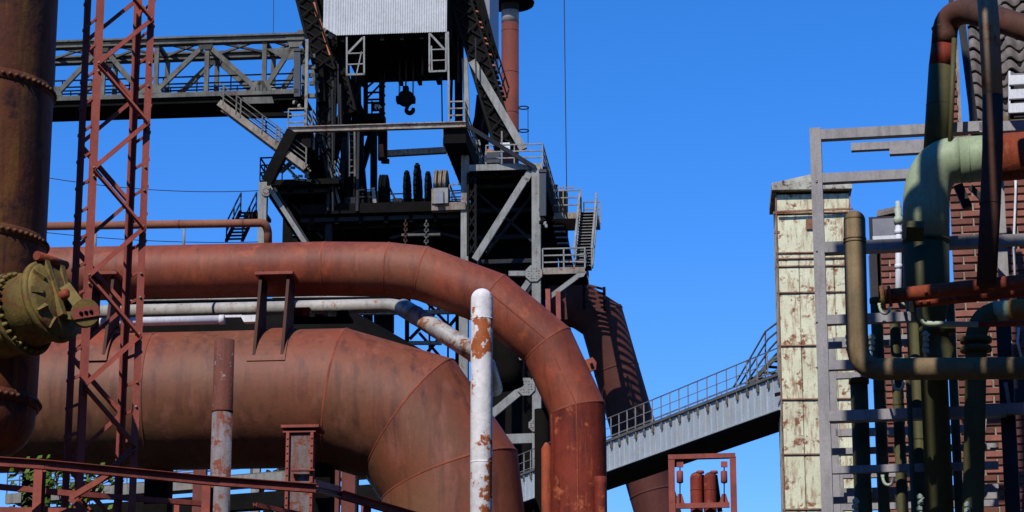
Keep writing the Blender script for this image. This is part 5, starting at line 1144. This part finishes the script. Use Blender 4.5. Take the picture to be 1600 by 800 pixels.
# tall pipe, sunlit top and shaded rest painted as separate colours
t = thing('tall_shaded_pipe', 'tall pipe painted shade-dark below a sunlit cream and rust length, before the elbow pipe', 'pipe', R(1540, 440, -1.9))
pts = [R(1538, -60, -1.9), R(1545, 30, -1.9), R(1551, 150, -1.9), R(1551, 230, -1.9), R(1547, 330, -1.9), R(1541, 446, -1.9)]
tube(t, 'tube', pts[2:], [px(k, -1.9) for k in (16, 16, 16, 15)], 'shade_dark_pipe', 28); tube(t, 'sunlit_length', pts[:3], px(16, -1.9), 'lit_cream_rust', 28); ring(t, R(1547, 318, -1.9), Z, px(16.8, -1.9), 0.015, 'shade_dark_pipe', 'weld_ring')
# top left elbow, its shade put into the dark paint
rT = px(20, -0.2)
t = thing('top_elbow_pipe', 'shade-dark pipe with elbow at its top, red brown above and green below', 'pipe', R(1466, 225, -0.2))
pts = [R(1464, 232, -0.2), R(1475, 70, -0.2)]+arc(R(1476, 55, -0.2), R(1478, 16, -0.2), R(1515, 18, -0.4), 8)+[R(1560, 30, -0.8), R(1720, 84, -2.0)]
tube(t, 'elbow', pts[1:], rT, 'shade_dark_pipe', 32); tube(t, 'red_length', [R(1475, 72, -0.2), R(1471, 105, -0.2)], rT*1.005, 'main_rust_hot', 32); tube(t, 'green_length', [R(1471, 104, -0.2), R(1462, 250, -0.2)], rT*1.0, 'shade_green', 32)
ring(t, R(1475.5, 44, -0.2), Z, rT*1.01, 0.012, 'brown_pipe', 'weld_ring'); ring(t, R(1467, 164, -0.2), Z, rT*1.01, 0.012, 'shade_green', 'weld_ring')
q = R(1484, 120, -0.4); tube(t, 'tracer_pipe', [R(1491, 60, -0.45), R(1484, 240, -0.45)], px(4), 'shade_green', 10)
# two rust horizontals
for (a, b, r, d, lb) in (((1380, 464), (1720, 427), 11.5, -1.75, 'thicker rusty horizontal pipe with round flange at its end'), ((1424, 473), (1720, 443), 8.5, -1.5, 'thinner rusty horizontal pipe just under the thicker flanged one')):
    pa_, pb_ = R(*a, d), R(*b, d); t = thing('rusty_pipe', lb, 'pipe', pa_); tube(t, 'tube', [pa_, pb_], px(r, d), 'rust_orange', 24)
    dd = (pa_-pb_).normalized(); ring(t, pa_+dd*0.005, dd, px(r*1.55 if r > 10 else r*1.7, d), 0.04, 'olive_iron' if r > 10 else 'valve_mint', 'end_flange', 6)
    if r > 10: ring(t, pa_-dd*0.06, dd, px(r*1.4, d), 0.03, 'rust_orange', 'end_flange')
    bolts(t, 'studs', [pa_.lerp(pb_, f)-ry*px(r, d)*0.95-Z*px(3) for f in (0.05, 0.09, 0.2, 0.24)], -ry, 0.018, 0.03, 'rust_orange')
# bent white pipe
pts = [R(1437, 480, -1.4)]+arc(R(1437, 488, -1.4), R(1438, 505, -1.4), R(1452, 506, -1.4), 6)+[R(1530, 507, -1.4)]
t = thing('bent_white_pipe', 'thin pale bent pipe below the rusty pipes, rusted at its right length', 'pipe', R(1452, 506, -1.4)); tube(t, 'tube', pts, px(4.3, -1.4), 'valve_mint', 14); tube(t, 'rust_length', [R(1529, 507, -1.4), R(1720, 500, -1.4)], px(4.6, -1.4), 'rust_orange', 14)
# pale hooks and valves
for (u, v, lb) in ((1383, 484, 'pale looped pipe clamp beside the round end flange'), (1416, 470, 'pale pointed clamp hanging between the two rusty pipes'), (1388, 752, 'pale looped clamp low on the rack between green pipes'), (1404, 603, 'pale leaf shaped clamp pair under the brown pipe')):
    t = thing('pipe_clamp', lb, 'clamp', R(u, v, -0.2))
    tube(t, 'strap', [R(u-9, v-8, -0.2)]+arc(R(u-8, v-2, -0.2), R(u-6, v+6, -0.2), R(u, v+6, -0.2), 4)+arc(R(u, v+6, -0.2), R(u+7, v+6, -0.2), R(u+8, v-6, -0.2), 4), px(2.4), 'valve_mint', 10)
    bar(t, 'nut', R(u-9, v-10, -0.2), R(u-9, v-6, -0.2), px(5), px(5), 'valve_mint')
for (u, v, k, lb) in ((1326, 530, 3, 'pale stacked valve fitting left of the capped brown pipe'), (1362, 530, 3, 'pale stacked valve fitting right of the capped brown pipe bend'), (1447, 525, 4, 'pale stacked valve fitting with handle in front of the elbow drop'), (1336, 786, 3, 'pale stacked valve fitting low on the leftmost green pipe'), (1438, 780, 4, 'pale stacked valve fitting low on the elbow drop'), (1512, 792, 3, 'pale stacked valve fitting low on the flanged pipe')):
    t = thing('valve_fitting', lb, 'valve', R(u, v+k*7, -0.75))
    for i in range(k):
        lathe(t, 'nut', R(u+random.uniform(-1, 1), v+i*9, -0.75), Z, [(0, px(3)), (0.005, px(4.6)), (0.035, px(4.6)), (0.042, px(2.2)), (0.05, px(2.2))], 'valve_mint', 8, smooth=False)
    bar(t, 'handle', R(u-2, v+4, -0.8), R(u+6, v-3, -0.8), px(2), px(2), 'valve_mint'); bar(t, 'stem', R(u, v-6, -0.75), R(u, v+k*9, -0.75), px(2.6), px(2.6), 'valve_mint')
    bar(t, 'mount', R(u, v+6, -0.75), R(u, v+6, 0.2), px(3), px(3), 'shade_green')

# ---- unseen bank of upright pipes, added overhead to shade the rack
tbk = thing('shade_pipe_bank', 'unseen bank of upright pipes added high before the rack to shade it', 'pipe bank', (5.4, 20, 0))
dY = 5.5; dX = -dY*math.tan(SUN_AZ); dZ = dY/math.cos(SUN_AZ)*math.tan(SUN_EL)
def bankx(u): q = R(u, 640); return q.x+dX, q.y-dY
for (u0, u1) in ((1322, 1379), (1398, 1411), (1432, 1464), (1472, 1508), (1537, 1606), (1610, 1645), (1650, 1725)):
    xa, ya = bankx(u0); xb, yb = bankx(u1); r = (xb-xa)/2; p = Vector(((xa+xb)/2, (ya+yb)/2, 0))
    tube(tbk, 'upright_pipe', [p+Z*(R(1450, 1000).z+dZ), p+Z*(R(1450, -90 if u0 == 1472 else 405).z+dZ)], r, 'shade_green', 24)
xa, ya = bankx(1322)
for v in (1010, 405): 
    zz = R(1450, v).z+dZ; tube(tbk, 'header', [Vector((xa-0.02, ya, zz)), Vector((5.4, ya-0.17*(5.4-xa), zz))], 0.1, 'shade_green', 20)
yc = ya-0.17*(5.4-xa); bar(tbk, 'column', Vector((5.4, yc, 0)), Vector((5.4, yc, R(1450, 405).z+dZ+0.2)), 0.3, 0.3, 'rack_grey')  # column of the unseen pipe bank, added with it
